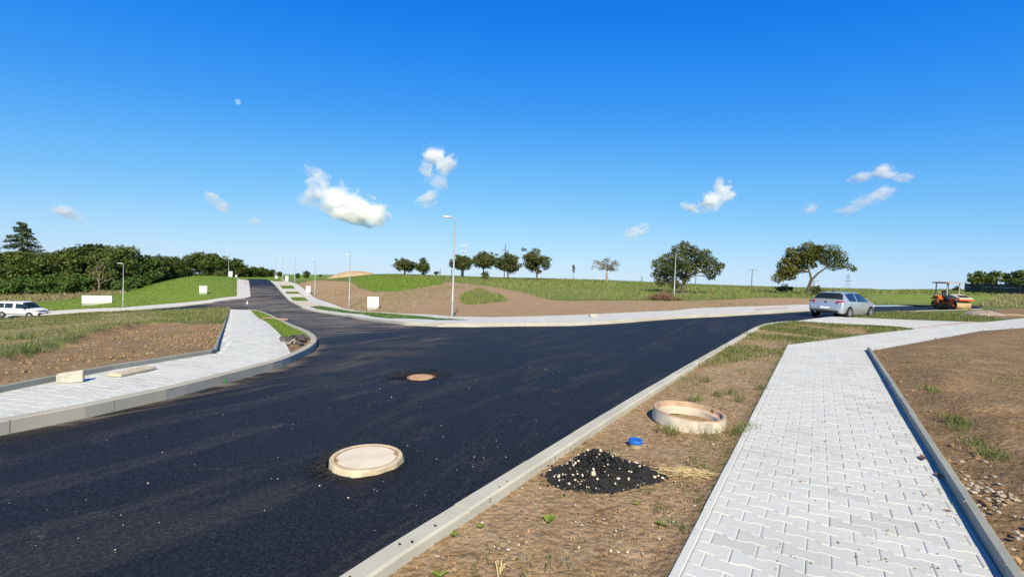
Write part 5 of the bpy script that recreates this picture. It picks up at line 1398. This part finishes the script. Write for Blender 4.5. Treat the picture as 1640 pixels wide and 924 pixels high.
def blob_clumps(seed, w, d, z0, z1, n, rmin, rmax, taper=0.5):
    rr = random.Random(seed); out = []
    while len(out) < n:
        u = rr.uniform(-1, 1); v = rr.uniform(-1, 1); s = rr.uniform(-1, 1)
        if u * u + v * v + s * s > 1: continue
        k = 1 - taper * max(0, s)
        out.append((u * w * k, v * d * k, 0.5 * (z0 + z1) + s * 0.5 * (z1 - z0), rr.uniform(rmin, rmax)))
    return out
def place(t, px, py, d, rz=0.0, s=1.0, dz=0.0, sz=None):
    p = at_depth(px, py, d) if d else ground_hit(px, py)
    t.location = (p[0], p[1], tz(p[0], p[1]) + dz - (0.03 * max(0, math.hypot(p[0], p[1]) - 260))); t.rotation_euler = (0, 0, R(rz)); t.scale = (s, s, sz or s)
    return t
ORCH = "old fruit trees along the meadow"
# facing frame: x runs to the right of the picture, y away from it
def face(px): return -math.degrees(math.atan2((px - CX) / FPX, 1.0))

# the dense tree behind the lamp
cl_ = [(-2.9, 0, 3.6, 0.95), (-3.0, .4, 2.3, 0.85), (-2.6, -.3, 1.35, 0.7), (-2.0, 0.2, 4.3, 0.9), (-1.4, -.8, 3.1, 1.0), (-1.5, .6, 1.9, 0.95), (-0.7, 0, 5.3, 0.95), (0.0, .5, 6.1, 0.7), (-0.3, -.8, 4.2, 1.0), (-0.4, .8, 2.8, 0.9), (-0.9, -.3, 1.1, 0.7),
       (0.9, 0, 5.4, 0.85), (1.6, -.5, 4.8, 0.8), (2.5, .2, 5.0, 0.75), (3.2, 0, 4.0, 0.85), (2.3, .6, 3.9, 0.9), (3.7, -.3, 3.0, 0.75), (4.3, .2, 3.6, 0.5), (1.2, .3, 3.8, 0.9), (3.3, .2, 2.2, 0.5), (2.6, -.4, 2.9, 0.55), (0.5, -1.0, 3.2, 0.7)]
t = tree_mesh("fruit_tree", "dense broad fruit tree behind a street lamp, brushwood under its low branches", [(0, 0, -0.3), (0.1, 0, 0.9), (0.3, 0, 1.9), (0.5, 0.1, 3.2), (0.4, 0, 4.4)], 0.25, [(x, y, z, r_ * 1.12) for x, y, z, r_ in cl_] + [(-1.9, 0, 2.6, 0.9), (0.3, 0, 1.9, 0.7), (1.2, 0, 2.9, 0.7), (-0.9, 0.3, 3.6, 0.9)], 0.125, 520, L_FRUIT, M_BARK, 1, ORCH)
place(t, 1092, 472, 56, face(1092), 0.95)
# the forked tree beside the car
cl_ = [(-3.3, 0, 2.0, 0.8), (-2.7, .3, 2.6, 0.9), (-2.0, 0, 2.2, 0.6), (-2.0, -.2, 3.0, 0.65), (-2.9, 0, 3.6, 0.75), (-2.3, .4, 4.5, 0.7), (-2.2, -.2, 5.3, 0.6), (-1.2, 0, 4.4, 0.8), (-1.3, .5, 5.3, 0.75), (-0.4, 0, 5.9, 0.7), (-0.3, -.4, 4.9, 0.85), (-1.0, .3, 3.6, 0.6), (0.5, .3, 5.5, 0.7)]
cl2 = [(0.9, 0, 5.0, 0.6), (1.4, .3, 4.7, 0.6), (1.5, 0, 3.9, 0.45), (2.8, 0, 3.7, 0.55), (1.4, 0, 5.6, 0.65), (2.3, .2, 5.5, 0.6), (2.9, -.2, 4.9, 0.6), (2.2, 0, 4.4, 0.65), (3.2, .2, 4.0, 0.5), (3.9, 0, 3.5, 0.45), (2.2, .2, 3.4, 0.45), (4.3, 0, 3.2, 0.3)]
t = thing("fruit_tree", "forked fruit tree with a bare leaning trunk and open yellowish crown beside the silver car", "tree", group=ORCH); rr = random.Random(3)
mb = MB(); mb.tube([(-0.25, 0, -0.3), (-0.1, 0, 0.9), (0.15, 0, 1.9)], [0.27, 0.21, 0.18], 10, cap=False)
mb.tube([(0.15, 0, 1.85), (-0.1, 0, 2.8), (-0.4, 0.1, 3.8), (-0.7, 0, 4.8)], [0.14, 0.11, 0.08, 0.04], 8, cap=False)
mb.tube([(0.15, 0, 1.85), (0.8, 0.1, 2.7), (1.6, 0, 3.4), (2.3, 0.1, 4.1)], [0.14, 0.11, 0.08, 0.04], 8, cap=False)
for (x, y, z, r_), src_ in [(q, (-0.4, 0.1, 3.7)) for q in cl_] + [(q, (1.6, 0, 3.4)) for q in cl2]:
    if x < -1.8 and z < 3.2: src_ = (-0.1, 0, 2.8)
    pts_ = limb(mb, src_, (x, y, z), 0.055, 0.015, rr)
    for _ in range(3): limb(mb, pts_[3], Vector((x, y, z)) + Vector((rr.gauss(0, 1), rr.gauss(0, 1), rr.gauss(0, 1))).normalized() * r_, 0.03, 0.008, rr, n=3, sides=5)
mb.build("trunk", M_BARK, t, smooth=True)
V, F, tone = leaf_cloud([(x, y, z, r_ * 1.12) for x, y, z, r_ in cl_] + [(-1.6, 0, 3.9, 0.6), (-0.9, 0, 4.7, 0.8), (0.4, 0, 4.7, 0.6), (-2.1, 0, 3.6, 0.6), (0.3, 0.2, 5.2, 0.8), (0.0, 0, 4.2, 0.55), (0.8, 0, 5.6, 0.6), (-1.7, 0, 2.9, 0.65), (-0.9, 0.3, 3.2, 0.55), (0.2, 0.3, 3.6, 0.6), (0.9, 0, 4.4, 0.65), (-0.3, -0.3, 4.2, 0.6), (-2.6, 0, 4.1, 0.6), (-3.1, 0, 2.7, 0.6)], 0.125, 520, 31); quick_mesh("crown", V, F, L_YELLOW, t, attrs={"tone": tone})
V, F, tone = leaf_cloud([(x, y, z, r_ * 1.25) for x, y, z, r_ in cl2] + [(1.3, 0.3, 4.3, 0.6), (2.6, 0, 4.3, 0.6), (3.4, 0, 4.4, 0.4), (1.8, 0, 5.0, 0.7), (2.5, 0.2, 4.9, 0.6), (3.0, 0, 3.4, 0.4)], 0.10, 430, 32); o = quick_mesh("crown", V, F, L_FRUIT, t, attrs={"tone": tone}); o['label'] = "thinner greyer half of the crown"
place(t, 1296, 473, 57, face(1296))
# the row of small round trees
for k, (px, py, d, w, z0, z1, label, lean) in enumerate([
    (859, 448.5, 89, 2.2, 1.3, 6.0, "tallest round orchard tree, at the near end of its row", 0),
    (813, 447, 92, 2.1, 1.5, 5.2, "round orchard tree standing in front of a thin utility pole", 0),
    (774, 446.5, 95, 2.2, 2.0, 5.3, "orchard tree with a dark bush at its foot, beside the concrete pole", 0),
    (739, 445.5, 98, 1.9, 1.6, 4.5, "orchard tree half hidden behind the concrete utility pole", 0),
    (648, 442, 98, 1.9, 0.6, 3.2, "low leaning tree on the skyline above the green mound", 0.35)]):
    tr_ = [(0, 0, -0.3), (0.05, 0, 0.8), (-0.05, 0.05, 1.7), (0.05, 0, 0.62 * z1)]
    cl_ = blob_clumps(40 + k, w * 0.98, w * 0.95, z0 + 0.15, z1 - 0.5, 34, 0.65, 1.0, 0.45)
    rq = random.Random(300 + k); cl_ = [(x + lean * (z - z0), y, z, r_) for x, y, z, r_ in cl_] + [(rq.uniform(-1.15, 1.15) * w, rq.uniform(-.5, .5) * w, rq.uniform(z0 + 0.3, z1 * 0.95), rq.uniform(0.3, 0.55)) for _ in range(9)]
    t = tree_mesh("orchard_tree", label, tr_, 0.17, cl_, 0.15, 230, L_FRUIT, M_BARK, 50 + k, ORCH); place(t, px, py, d, face(px), 1.12, sz=1.04)
cl_ = blob_clumps(60, 1.5, 1.5, 0.3, 3.3, 18, 0.6, 0.9, 0.4); t = tree_mesh("bushy_tree", "compact bushy tree leafy to the ground on the skyline", [(0, 0, -0.2), (0, 0, 1.0), (0, 0, 2.2)], 0.14, cl_, 0.2, 130, L_WOOD, M_BARK, 61); place(t, 678, 442.5, 98)
def shrub(px, py, d, w, h, label, seed, lm=None, dz=0.0):
    cl_ = blob_clumps(seed, w * 0.7, w * 0.7, 0.2, h * 0.85, 9, 0.22 * h, 0.38 * h, 0.3)
    t = thing("shrub", label, "shrub"); mb = MB(); rr = random.Random(seed)
    for x, y, z, r_ in cl_: limb(mb, (0, 0, -0.1), (x, y, z), 0.05, 0.015, rr, n=3, sides=5)
    mb.build("stem", M_BARK, t); V, F, tone = leaf_cloud(cl_, 0.14 * max(1, h / 1.5), 260 / max(1, h), seed); quick_mesh("foliage", V, F, lm or L_WOOD, t, attrs={"tone": tone}); place(t, px, py, d, dz=dz)
shrub(777, 447, 90, 1.3, 1.7, "dark bush at the foot of the orchard tree by the concrete pole", 71)
shrub(699, 441.5, 105, 1.3, 0.9, "tiny bush on the skyline beside the compact bushy tree", 72)
shrub(1305, 474, 54, 0.9, 1.2, "brownish shrub at the foot of the forked fruit tree", 73, L_FRUIT)
shrub(1255, 462, 62, 1.3, 1.3, "dark bush under the drooping branch of the forked tree", 74)
shrub(1533, 467.5, 86, 1.2, 1.0, "dark bush at the end of the concrete fence", 75)
# sapling
cl_ = [(0, 0, 2.0, 0.25), (0.1, 0, 2.4, 0.3), (0, 0, 2.8, 0.28), (0.1, 0, 1.6, 0.2)]; t = tree_mesh("sapling", "thin young sapling alone on the meadow skyline", [(0, 0, -0.2), (0.02, 0, 1.2), (0.03, 0, 2.7)], 0.05, cl_, 0.14, 420, L_FRUIT, M_BARK, 80); place(t, 917.5, 449, 92)
# the pale, nearly bare tree
cl_ = blob_clumps(90, 2.3, 2.0, 1.4, 3.8, 20, 0.4, 0.7, 0.3); t = tree_mesh("sparse_tree", "pale half bare fruit tree with sparse grey leaves in the meadow", [(0, 0, -0.2), (0.05, 0, 0.7), (0, 0, 1.4), (0.05, 0, 2.0)], 0.2, cl_, 0.10, 120, L_BARE, M_BARK_PALE, 91, ORCH, extra_limbs=4); place(t, 971, 452.5, 86, face(971), 1.3, sz=1.12)

# the wood on the left
WOODG = "deciduous trees of the wood beyond the green slope"
protos = []
for k, (w, z0, z1, lm) in enumerate([(3.6, 1.0, 10.0, L_WOOD), (3.0, 0.8, 10.0, L_WOOD2), (4.2, 1.2, 10.0, L_WOOD), (2.8, 0.4, 10.0, L_BUSH)]):
    cl_ = blob_clumps(100 + k, w, w, z0 + 0.8, z1 - 0.8, 34, 1.0, 1.7, 0.35)
    protos.append(tree_mesh("woodland_tree", "", [(0, 0, -0.5), (0.2, 0, 2.5), (0, 0.1, 5), (0.1, 0, 7.2)], 0.30, cl_, 0.28, 74, lm, M_BARK, 110 + k, WOODG))
woods = [  # px, base py, depth, top py, prototype
    (-30, 470, 98, 398, 0), (12, 470, 99, 402, 2), (52, 469, 97, 398, 0), (84, 468, 98, 399, 3), (105, 468, 96, 397, 2), (128, 466, 95, 389, 1), (152, 465, 94, 384, 0), (178, 464, 92, 388, 1), (204, 463, 91, 394, 2), (228, 460, 94, 402, 3),
    (250, 455, 100, 404, 1), (272, 450, 104, 406, 0), (292, 446, 112, 413, 3), (318, 445, 112, 403, 2), (343, 444, 112, 402, 0), (-60, 471, 100, 396, 1), (70, 468, 108, 404, 1), (30, 470, 110, 404, 2), (166, 464, 104, 392, 2), (236, 458, 106, 408, 0)]
wlabels = ["woodland tree at the frame edge, before the spruce", "wide dark woodland tree under the spruce", "woodland tree just beside the spruce", "leafy low woodland tree beyond the parked-up van", "broad woodland tree rising over the long cabinet", "light green woodland tree beside the pale dead one",
           "tallest dome-shaped woodland tree, over the pale bare branches", "light woodland tree directly above the cabinet street lamp", "broad woodland tree just past the street lamp on the slope", "lower dense tree where the wood begins to drop",
           "light tree above the start of the mound crest", "dark round tree behind the mound crest", "small bushy tree between the two domes behind the mound", "broad dome tree behind the white mound cabinet", "round dark dome tree at the end of the wood", "light woodland tree outermost at the frame edge",
           "light tree in the second row, by the spruce top", "wide tree in the second row, behind the spruce", "wide tree in the second row, behind the tallest dome", "dark tree in the second row, where the wood drops"]
first = [True] * 4
for (px, py, d, ty, k), lab in zip(woods, wlabels):
    o = protos[k] if first[k] else copy_thing(protos[k]); first[k] = False
    p = at_depth(px, py, d); z0 = min(tz(p[0], p[1]), at_depth(px, py + 12, d)[2]); h = at_depth(px, ty, d)[2] - z0; s = h / 10.0
    o.location = (p[0], p[1], z0); o.rotation_euler = (0, 0, random.uniform(0, 6.28)); o.scale = (s * random.uniform(0.95, 1.25), s * random.uniform(0.95, 1.25), s); o['label'] = lab
# low thicket along the foot of the wood
thick = [(-25, 472, 90), (0, 471, 90), (22, 471, 90), (44, 470.5, 89), (66, 470, 89), (88, 469, 88), (110, 467.5, 87), (126, 466.5, 87), (205, 462.5, 84), (222, 461, 86), (190, 464, 84)]
tl = ["thicket bush beyond the frame edge grass", "thicket bush over the van roof, outermost", "thicket bush over the van bonnet", "thicket bush under the spruce, past the van", "dark thicket bush under the spruce flank", "thicket bush before the low leafy tree", "thicket bush above the left end of the long cabinet", "last big thicket bush before the bare trunks", "bush at the foot of the trees past the street lamp", "bush where the grass mound meets the wood", "bush between the bare trunks and the street lamp"]
cl_ = blob_clumps(131, 2.0, 1.6, 0.6, 3.6, 20, 0.7, 1.1, 0.3); tb = thing("thicket_bush", "", "bush", group="thicket at the foot of the wood"); mb = MB(); rr = random.Random(6)
for x, y, z, r_ in cl_: limb(mb, (0, 0, -0.1), (x, y, z), 0.07, 0.02, rr, n=3, sides=5)
mb.build("stem", M_BARK, tb); V, F, tone = leaf_cloud(cl_, 0.26, 110, 132); quick_mesh("foliage", V, F, L_BUSH, tb, attrs={"tone": tone})
for k, ((px, py, d), lab) in enumerate(zip(thick, tl)):
    o = tb if k == 0 else copy_thing(tb); s = random.uniform(0.8, 1.25) * (0.6 if px > 150 else 1.0); place(o, px, py, d, random.uniform(0, 360), s); o['label'] = lab
# spruce
t = thing("spruce", "tall ragged spruce rising above the wood", "tree"); rr = random.Random(9); mb = MB()
p = at_depth(34, 470, 102); z0 = tz(p[0], p[1]); H = at_depth(34, 357, 102)[2] - z0
mb.tube([(0, 0, -0.3), (0, 0, H * 0.5), (0.1, 0, H)], [0.35, 0.22, 0.03], 8, cap=False); cl_ = []
for k in range(90):
    zz = H * (0.30 + 0.69 * k / 90); rad = (H - zz) * 0.60 * rr.uniform(0.65, 1.1) + 0.45; a = rr.uniform(0, 6.28)
    e = Vector((rad * math.cos(a), rad * math.sin(a), zz - 0.12 * rad + 0.4 * rr.random())); mb.tube([(0, 0, zz), tuple(e * 0.6 + Vector((0, 0, 0.4 * zz + 0.1))), tuple(e)], [0.06, 0.04, 0.015], 5, cap=False)
    for u in (0.35, 0.6, 0.8, 1.0): cl_.append((e.x * u, e.y * u, zz + (e.z - zz) * u, 0.50 * (1.25 - 0.5 * u)))
mb.build("trunk", M_BARK, t); V, F, tone = leaf_cloud(cl_, 0.24, 110, 140, flat=0.45); quick_mesh("crown", V, F, L_SPRUCE, t, attrs={"tone": tone}); t.location = (p[0], p[1], z0)
# pale dead tree at the edge of the wood
t = thing("dead_tree", "pale bare dead tree standing in front of the wood", "tree"); mb = MB(); rr = random.Random(12)
mb.tube([(0, 0, -0.3), (0.1, 0, 2.0), (0, 0, 3.6)], [0.17, 0.13, 0.09], 7, cap=False)
for a, l, z in ((20, 3.4, 2.0), (80, 3.9, 3.0), (120, 3.6, 2.4), (55, 4.2, 3.5), (150, 3.0, 3.2), (100, 4.4, 3.5), (35, 2.6, 3.0)):
    e = (l * 0.8 * math.cos(R(a)), rr.uniform(-0.8, 0.8), z + l * math.sin(R(a)) * 0.9 + 0.5); pts_ = limb(mb, (0, 0, z), e, 0.085, 0.03, rr, 0.2, 5)
    for _ in range(5): q = pts_[rr.choice([2, 3, 4])]; limb(mb, q, q + Vector((rr.gauss(0, .8), rr.gauss(0, .6), rr.uniform(0.3, 1.4))), 0.04, 0.015, rr, n=3, sides=5)
mb.build("trunk", simple("dead_bark", (0.19, 0.165, 0.125), 0.95, 0, 0.1, 0.25, 7), t); place(t, 158, 464, 86, face(160), 0.82)
# far trees beyond the crest
FARG = "far trees beyond the crest of the hill road"
fl = ["far tree just past the hilltop cabinets", "far tree behind the hilltop sidewalk", "broad far tree at the start of the dark line over the crest", "far tree over the middle of the crest", "far pointed tree over the crest", "far tree behind the thin lamps past the crest", "lowest far tree, where the dark line fades out", "dark round tree alone past the hill road", "small round tree beside the dark lone one", "distant bush left of the beige heap",
      "far tree filling the gap behind the grey hilltop lamp", "far tree between crest and lamps"]
cl_ = blob_clumps(151, 3.0, 3.0, 0.3, 9.2, 32, 1.1, 1.8, 0.4); fp = tree_mesh("far_tree", "", [(0, 0, -0.5), (0, 0, 3), (0, 0, 6.5)], 0.25, cl_, 0.45, 34, L_WOOD, M_BARK, 152, FARG)
for k, ((px, d, ty), lab) in enumerate(zip([(374, 150, 411), (388, 150, 423), (402, 155, 425), (416, 160, 428), (421, 165, 426), (434, 170, 430), (448, 180, 434), (491, 120, 432), (476, 125, 436), (513, 160, 440), (360, 150, 418), (426, 172, 431)], fl)):
    o = fp if k == 0 else copy_thing(fp)
    p = at_depth(px, 450, d); z0 = tz(p[0], p[1]) - 0.5; h = max(1.5, at_depth(px, ty, d)[2] - z0); s = h / 10.0
    o.location = (p[0], p[1], z0); o.rotation_euler = (0, 0, random.uniform(0, 6.28)); wd = 1.5 if k < 7 else 1.05; o.scale = (s * wd, s * wd, s); o['label'] = lab
# trees behind the fence
for k, (px, d, ty, wpx, lab) in enumerate([(1588, 84, 421, 72, "broad dark tree rising behind the concrete fence"), (1566, 82, 433, 40, "lower tree behind the end of the concrete fence"), (1632, 80, 431, 50, "tree behind the concrete fence at the frame edge")]):
    p = at_depth(px, 466, d); z0 = tz(p[0], p[1]); h = at_depth(px, ty, d)[2] - z0; w = wpx / 2 * d / FPX * 1.0
    cl_ = blob_clumps(170 + k, w * 0.85, w * 0.7, 0.8, h - 0.5, 24, 0.5, 0.85, 0.5); t = tree_mesh("garden_tree", lab, [(0, 0, -0.3), (0, 0, 1.5), (0.1, 0, h * 0.6)], 0.18, cl_, 0.22, 120, L_WOOD, M_BARK, 175 + k, "trees behind the concrete fence"); t.location = (p[0], p[1], z0); t.rotation_euler = (0, 0, R(face(px)))

# ------------------------------------------------------------------ concrete fence
fa, fb = at_depth(1545.5, 468, 74), at_depth(1760, 475, 58); fd = unit(fb[:2] - fa[:2]); FL = np.linalg.norm(fb[:2] - fa[:2]); fz0 = tz(fa[0], fa[1])
t = thing("concrete_fence", "dark concrete panel fence in front of garden trees", "fence", (fa[0], fa[1], fz0), math.atan2(fd[1], fd[0]))
k = 0; step = 2.5
while k * step < FL:
    zz = tz(*(fa[:2] + fd * step * (k + 0.5))) - fz0
    mb = MB()
    for j in range(3): mb.box((step * (k + 0.5), 0, zz + 0.22 + j * 0.51), (step - 0.16, 0.06, 0.50), bev=0.012)
    mb.build("panel", M_FENCE, t)
    mb = MB(); mb.box((step * k, 0, zz + 0.75), (0.16, 0.14, 1.75), bev=0.015); mb.build("post", M_FENCE, t); k += 1

# ------------------------------------------------------------------ utility poles and pylons
def pole_h(px, ty, d):
    p = at_depth(px, ty, d); zg = tz(p[0], p[1]) - 0.03 * max(0, math.hypot(p[0], p[1]) - 260); return p, zg, p[2] - zg
UPG = "utility poles on the fields"
p, zg, h = pole_h(743, 393, 99)
t = thing("utility_pole", "pale concrete utility pole with white insulators in the orchard row", "utility pole", (p[0], p[1], zg), R(face(743)), UPG)
mb = MB(); mb.tube([(0, 0, -0.5), (0, 0, h - 0.3)], [0.20, 0.11], 10); mb.build("pole", M_POLE, t, smooth=True)
for z, w in ((h - 0.35, 1.0), (h - 1.5, 0.8)): add(t, "crossarm", M_GALV, (0, -0.12, z), (w, 0.10, 0.10), None, 0)
for x, z in ((-0.46, h - 0.14), (0, h - 0.1), (0.46, h - 0.14), (-0.34, h - 1.3), (0.34, h - 1.3)):
    mb = MB(); mb.lathe([(0.0, 0.24), (0.07, 0.2), (0.13, 0.1), (0.10, 0.02), (0.13, -0.06), (0.04, -0.14)], n=12); o = mb.build("insulator", M_PORCELAIN, t, smooth=True); o.location = (x, -0.12, z)
add(t, "switch_box", M_LAMPGREY, (0, -0.2, h - 2.1), (0.3, 0.2, 0.5), None, 0.02)
for px, ty, d, lab, arm in ((809.5, 392, 101, "thin utility pole rising out of a round orchard tree", 0.9), (1205, 431.5, 190, "utility pole with one wide crossarm on the meadow skyline", 1.9), (1304, 449.5, 260, "distant T shaped pole seen past the forked tree", 2.4), (1114.5, 444, 230, "faint distant pole beside the dense fruit tree", 0.6), (705, 431, 140, "short thin pole on the skyline near the tall street lamp", 0.4), (723.5, 428, 150, "short dark pole just past the tall street lamp", 0.5)):
    p, zg, h = pole_h(px, ty, d); t = thing("utility_pole", lab, "utility pole", (p[0], p[1], zg), R(face(px)), UPG)
    k_ = max(1.0, d / 130)
    mb = MB(); mb.tube([(0, 0, -0.5), (0, 0, h)], [0.14 * k_, 0.09 * k_], 8); mb.build("pole", M_IRON, t, smooth=True)
    add(t, "crossarm", M_IRON, (0, 0, h - (0.15 if d > 150 else 1.2)), (arm * 2, 0.12 * k_, 0.12 * k_), None, 0)
    if d < 120: add(t, "upper_crossarm", M_IRON, (0.15, 0, h - 2.0), (0.9, 0.12, 0.12), None, 0)
for px, ty, d, lab in ((1359, 438, 640, "lattice electricity pylon on the horizon past the silver car"), (1028, 441, 900, "tiny distant lattice pylon between the sparse and the dense tree")):
    p, zg, h = pole_h(px, ty, d); zg = p[2] - 26 if h > 26 else zg; h = p[2] - zg
    t = thing("lattice_pylon", lab, "pylon", (p[0], p[1], zg), R(face(px)), "lattice pylons on the horizon"); mb = MB(); wid = lambda z: 2.6 * (1 - z / h) + 0.5
    th = 0.14 * d / 640
    for sx in (-1, 1):
        for sy in (-1, 1): mb.tube([(sx * wid(0), sy * wid(0), 0), (sx * wid(h) * 0.6, sy * wid(h) * 0.6, h)], th, 5)
    for j in range(9):
        z1, z2 = h * j / 9, h * (j + 1) / 9
        for sy in (-1, 1):
            mb.tube([(-wid(z1), sy * wid(z1), z1), (wid(z2), sy * wid(z2), z2)], th * 0.6, 4); mb.tube([(wid(z1), sy * wid(z1), z1), (-wid(z2), sy * wid(z2), z2)], th * 0.6, 4)
    mb.build("lattice_tower", M_IRON, t)
    for z, w in ((h * 0.80, 3.4), (h * 0.60, 5.0)):
        mb = MB(); mb.tube([(-w, 0, z), (0, 0, z + 0.5), (w, 0, z)], th * 1.3, 5); mb.tube([(-w, 0, z), (w, 0, z)], th, 5); mb.build("crossarm", M_IRON, t)

# ------------------------------------------------------------------ clouds: real volumes far off
def cloud_mat(name, dens, seed, scale):
    t = NT(name); c = t.coord()
    v = t.n("VolumePrincipled"); v.inputs['Color'].default_value = (1, 1, 1, 1); v.inputs['Anisotropy'].default_value = 0.0
    m = t.mapping(c, (1, 1, 1), (0, 0, 0), (seed * 13.7, seed * 7.1, seed * 3.3))
    n = t.noise(m, scale, 9, 0.66, 0.35)
    at = t.attr("none", 'Fac')
    ln = t.n("VectorMath", operation='LENGTH'); t.l(c, ln.inputs[0])
    f = t.math('SUBTRACT', 1.0, ln.outputs['Value'])
    x = t.math('ADD', t.math('MULTIPLY', f, 1.1), t.math('MULTIPLY', t.math('SUBTRACT', n, 0.60), 3.6))
    x = t.math('MULTIPLY', x, t.smooth(f, 0.0, 0.22))
    t.l(t.math('MULTIPLY', t.smooth(x, 0.0, 0.35), dens), v.inputs['Density'])
    t.l(v.outputs[0], t.out.inputs['Volume'])
    return t.m
DC = 2600.0
cl_no = 0
def cloud(label, puffs, dens=0.02, scale=1.6):
    """puffs: (px, py, half width px, half height px, tilt in degrees); each cloud is one thing made of soft puffs"""
    global cl_no
    cl_no += 1
    c0 = at_depth(puffs[0][0], puffs[0][1], DC)
    t = thing("cloud", label, "cloud", tuple(c0), R(face(puffs[0][0])), "small clouds low in the sky")
    for j, (px, py, hw, hh, tl_, *kk) in enumerate(puffs):
        c = at_depth(px, py, DC + j * 6); k = DC / FPX
        V, F = ICO
        o = quick_mesh("puff", V, F, cloud_mat("cloud_vapour", dens * (kk[0] if kk else 1.0), cl_no * 5 + j, scale), t)
        ry = R(tl_)
        q = Matrix.Rotation(-R(face(puffs[0][0])), 3, 'Z') @ Vector(c - c0)
        o.location = q; o.rotation_euler = (0, ry + ROLL, 0); o.scale = (hw * k, max(hw, hh) * 0.6 * k, hh * k)
_bm = bmesh.new(); bmesh.ops.create_icosphere(_bm, subdivisions=3, radius=1.0)
ICO = (np.array([v.co[:] for v in _bm.verts]), np.array([[v.index for v in f.verts] for f in _bm.faces])); _bm.free()
cloud("largest cloud, a long white slanting one above the hill road", [(602, 343, 32, 26, 10), (575, 332, 44, 34, 20, 0.8), (545, 320, 44, 34, 25, 0.7), (520, 306, 38, 30, 25, 0.5), (507, 280, 30, 20, 35, 0.22), (560, 345, 50, 22, 18, 0.5), (497, 318, 24, 24, 0, 0.3), (530, 335, 36, 20, 15, 0.35)], 0.05)
cloud("tall white cloud standing upright above the street lamp", [(697, 250, 28, 22, 30), (716, 265, 20, 26, 30, 0.7), (683, 272, 18, 22, 0, 0.5), (700, 290, 26, 20, 20, 0.3), (686, 318, 28, 16, -25, 0.5)], 0.045)
cloud("small hooked cloud above the dense fruit tree", [(1140, 322, 26, 22, -30), (1163, 308, 24, 20, -40, 0.8), (1150, 296, 11, 20, 0, 0.5), (1106, 332, 22, 12, 20, 0.6)], 0.045)
cloud("faint small cloud over the sparse tree", [(1022, 368, 24, 14, -8, 0.9), (1012, 378, 18, 12, 0, 0.4)], 0.03)
cloud("arched thin cloud, upper of a pair near the forked tree", [(1415, 275, 26, 16, -8), (1382, 283, 26, 11, -14, 0.6), (1445, 285, 22, 10, 8, 0.6)], 0.035)
cloud("slanting thin cloud, lower of a pair near the forked tree", [(1412, 310, 24, 16, -20, 0.8), (1385, 323, 30, 14, -18, 0.5), (1358, 336, 26, 10, -10, 0.4)], 0.03)
cloud("tiny wisp of cloud beside the thin pair", [(1297, 335, 17, 13, -25, 0.6)], 0.03)
cloud("flat small cloud above the wood", [(104, 339, 27, 13, 4, 0.9), (128, 352, 18, 10, 20, 0.4)], 0.035)
cloud("small slanting cloud above the round dome tree", [(342, 316, 16, 16, 40, 0.9), (356, 330, 24, 14, 45, 0.5)], 0.03)
cloud("tiny round cloud just past the dome tree", [(409, 354, 15, 10, 0, 0.8)], 0.03)

# ------------------------------------------------------------------ the day moon
t_ = NT("moon_surface"); c = t_.coord(); n = t_.noise(c, 1.6, 4)
d_ = t_.n("BsdfDiffuse"); t_.l(t_.ramp(n, [(0.35, (0.05, 0.05, 0.05)), (0.65, (0.16, 0.16, 0.15))]), d_.inputs['Color'])
tp_ = t_.n("BsdfTransparent"); ad_ = t_.n("AddShader"); t_.l(d_.outputs[0], ad_.inputs[0]); t_.l(tp_.outputs[0], ad_.inputs[1]); t_.l(ad_.outputs[0], t_.out.inputs[0])
c0 = at_depth(381, 163.5, 6000); V, F = ICO
o = quick_mesh("moon", V * (4.3 * 6000 / FPX), F, t_.m, smooth=True); o.location = tuple(c0); tag(o, "small pale half moon high in the blue daytime sky", "moon")
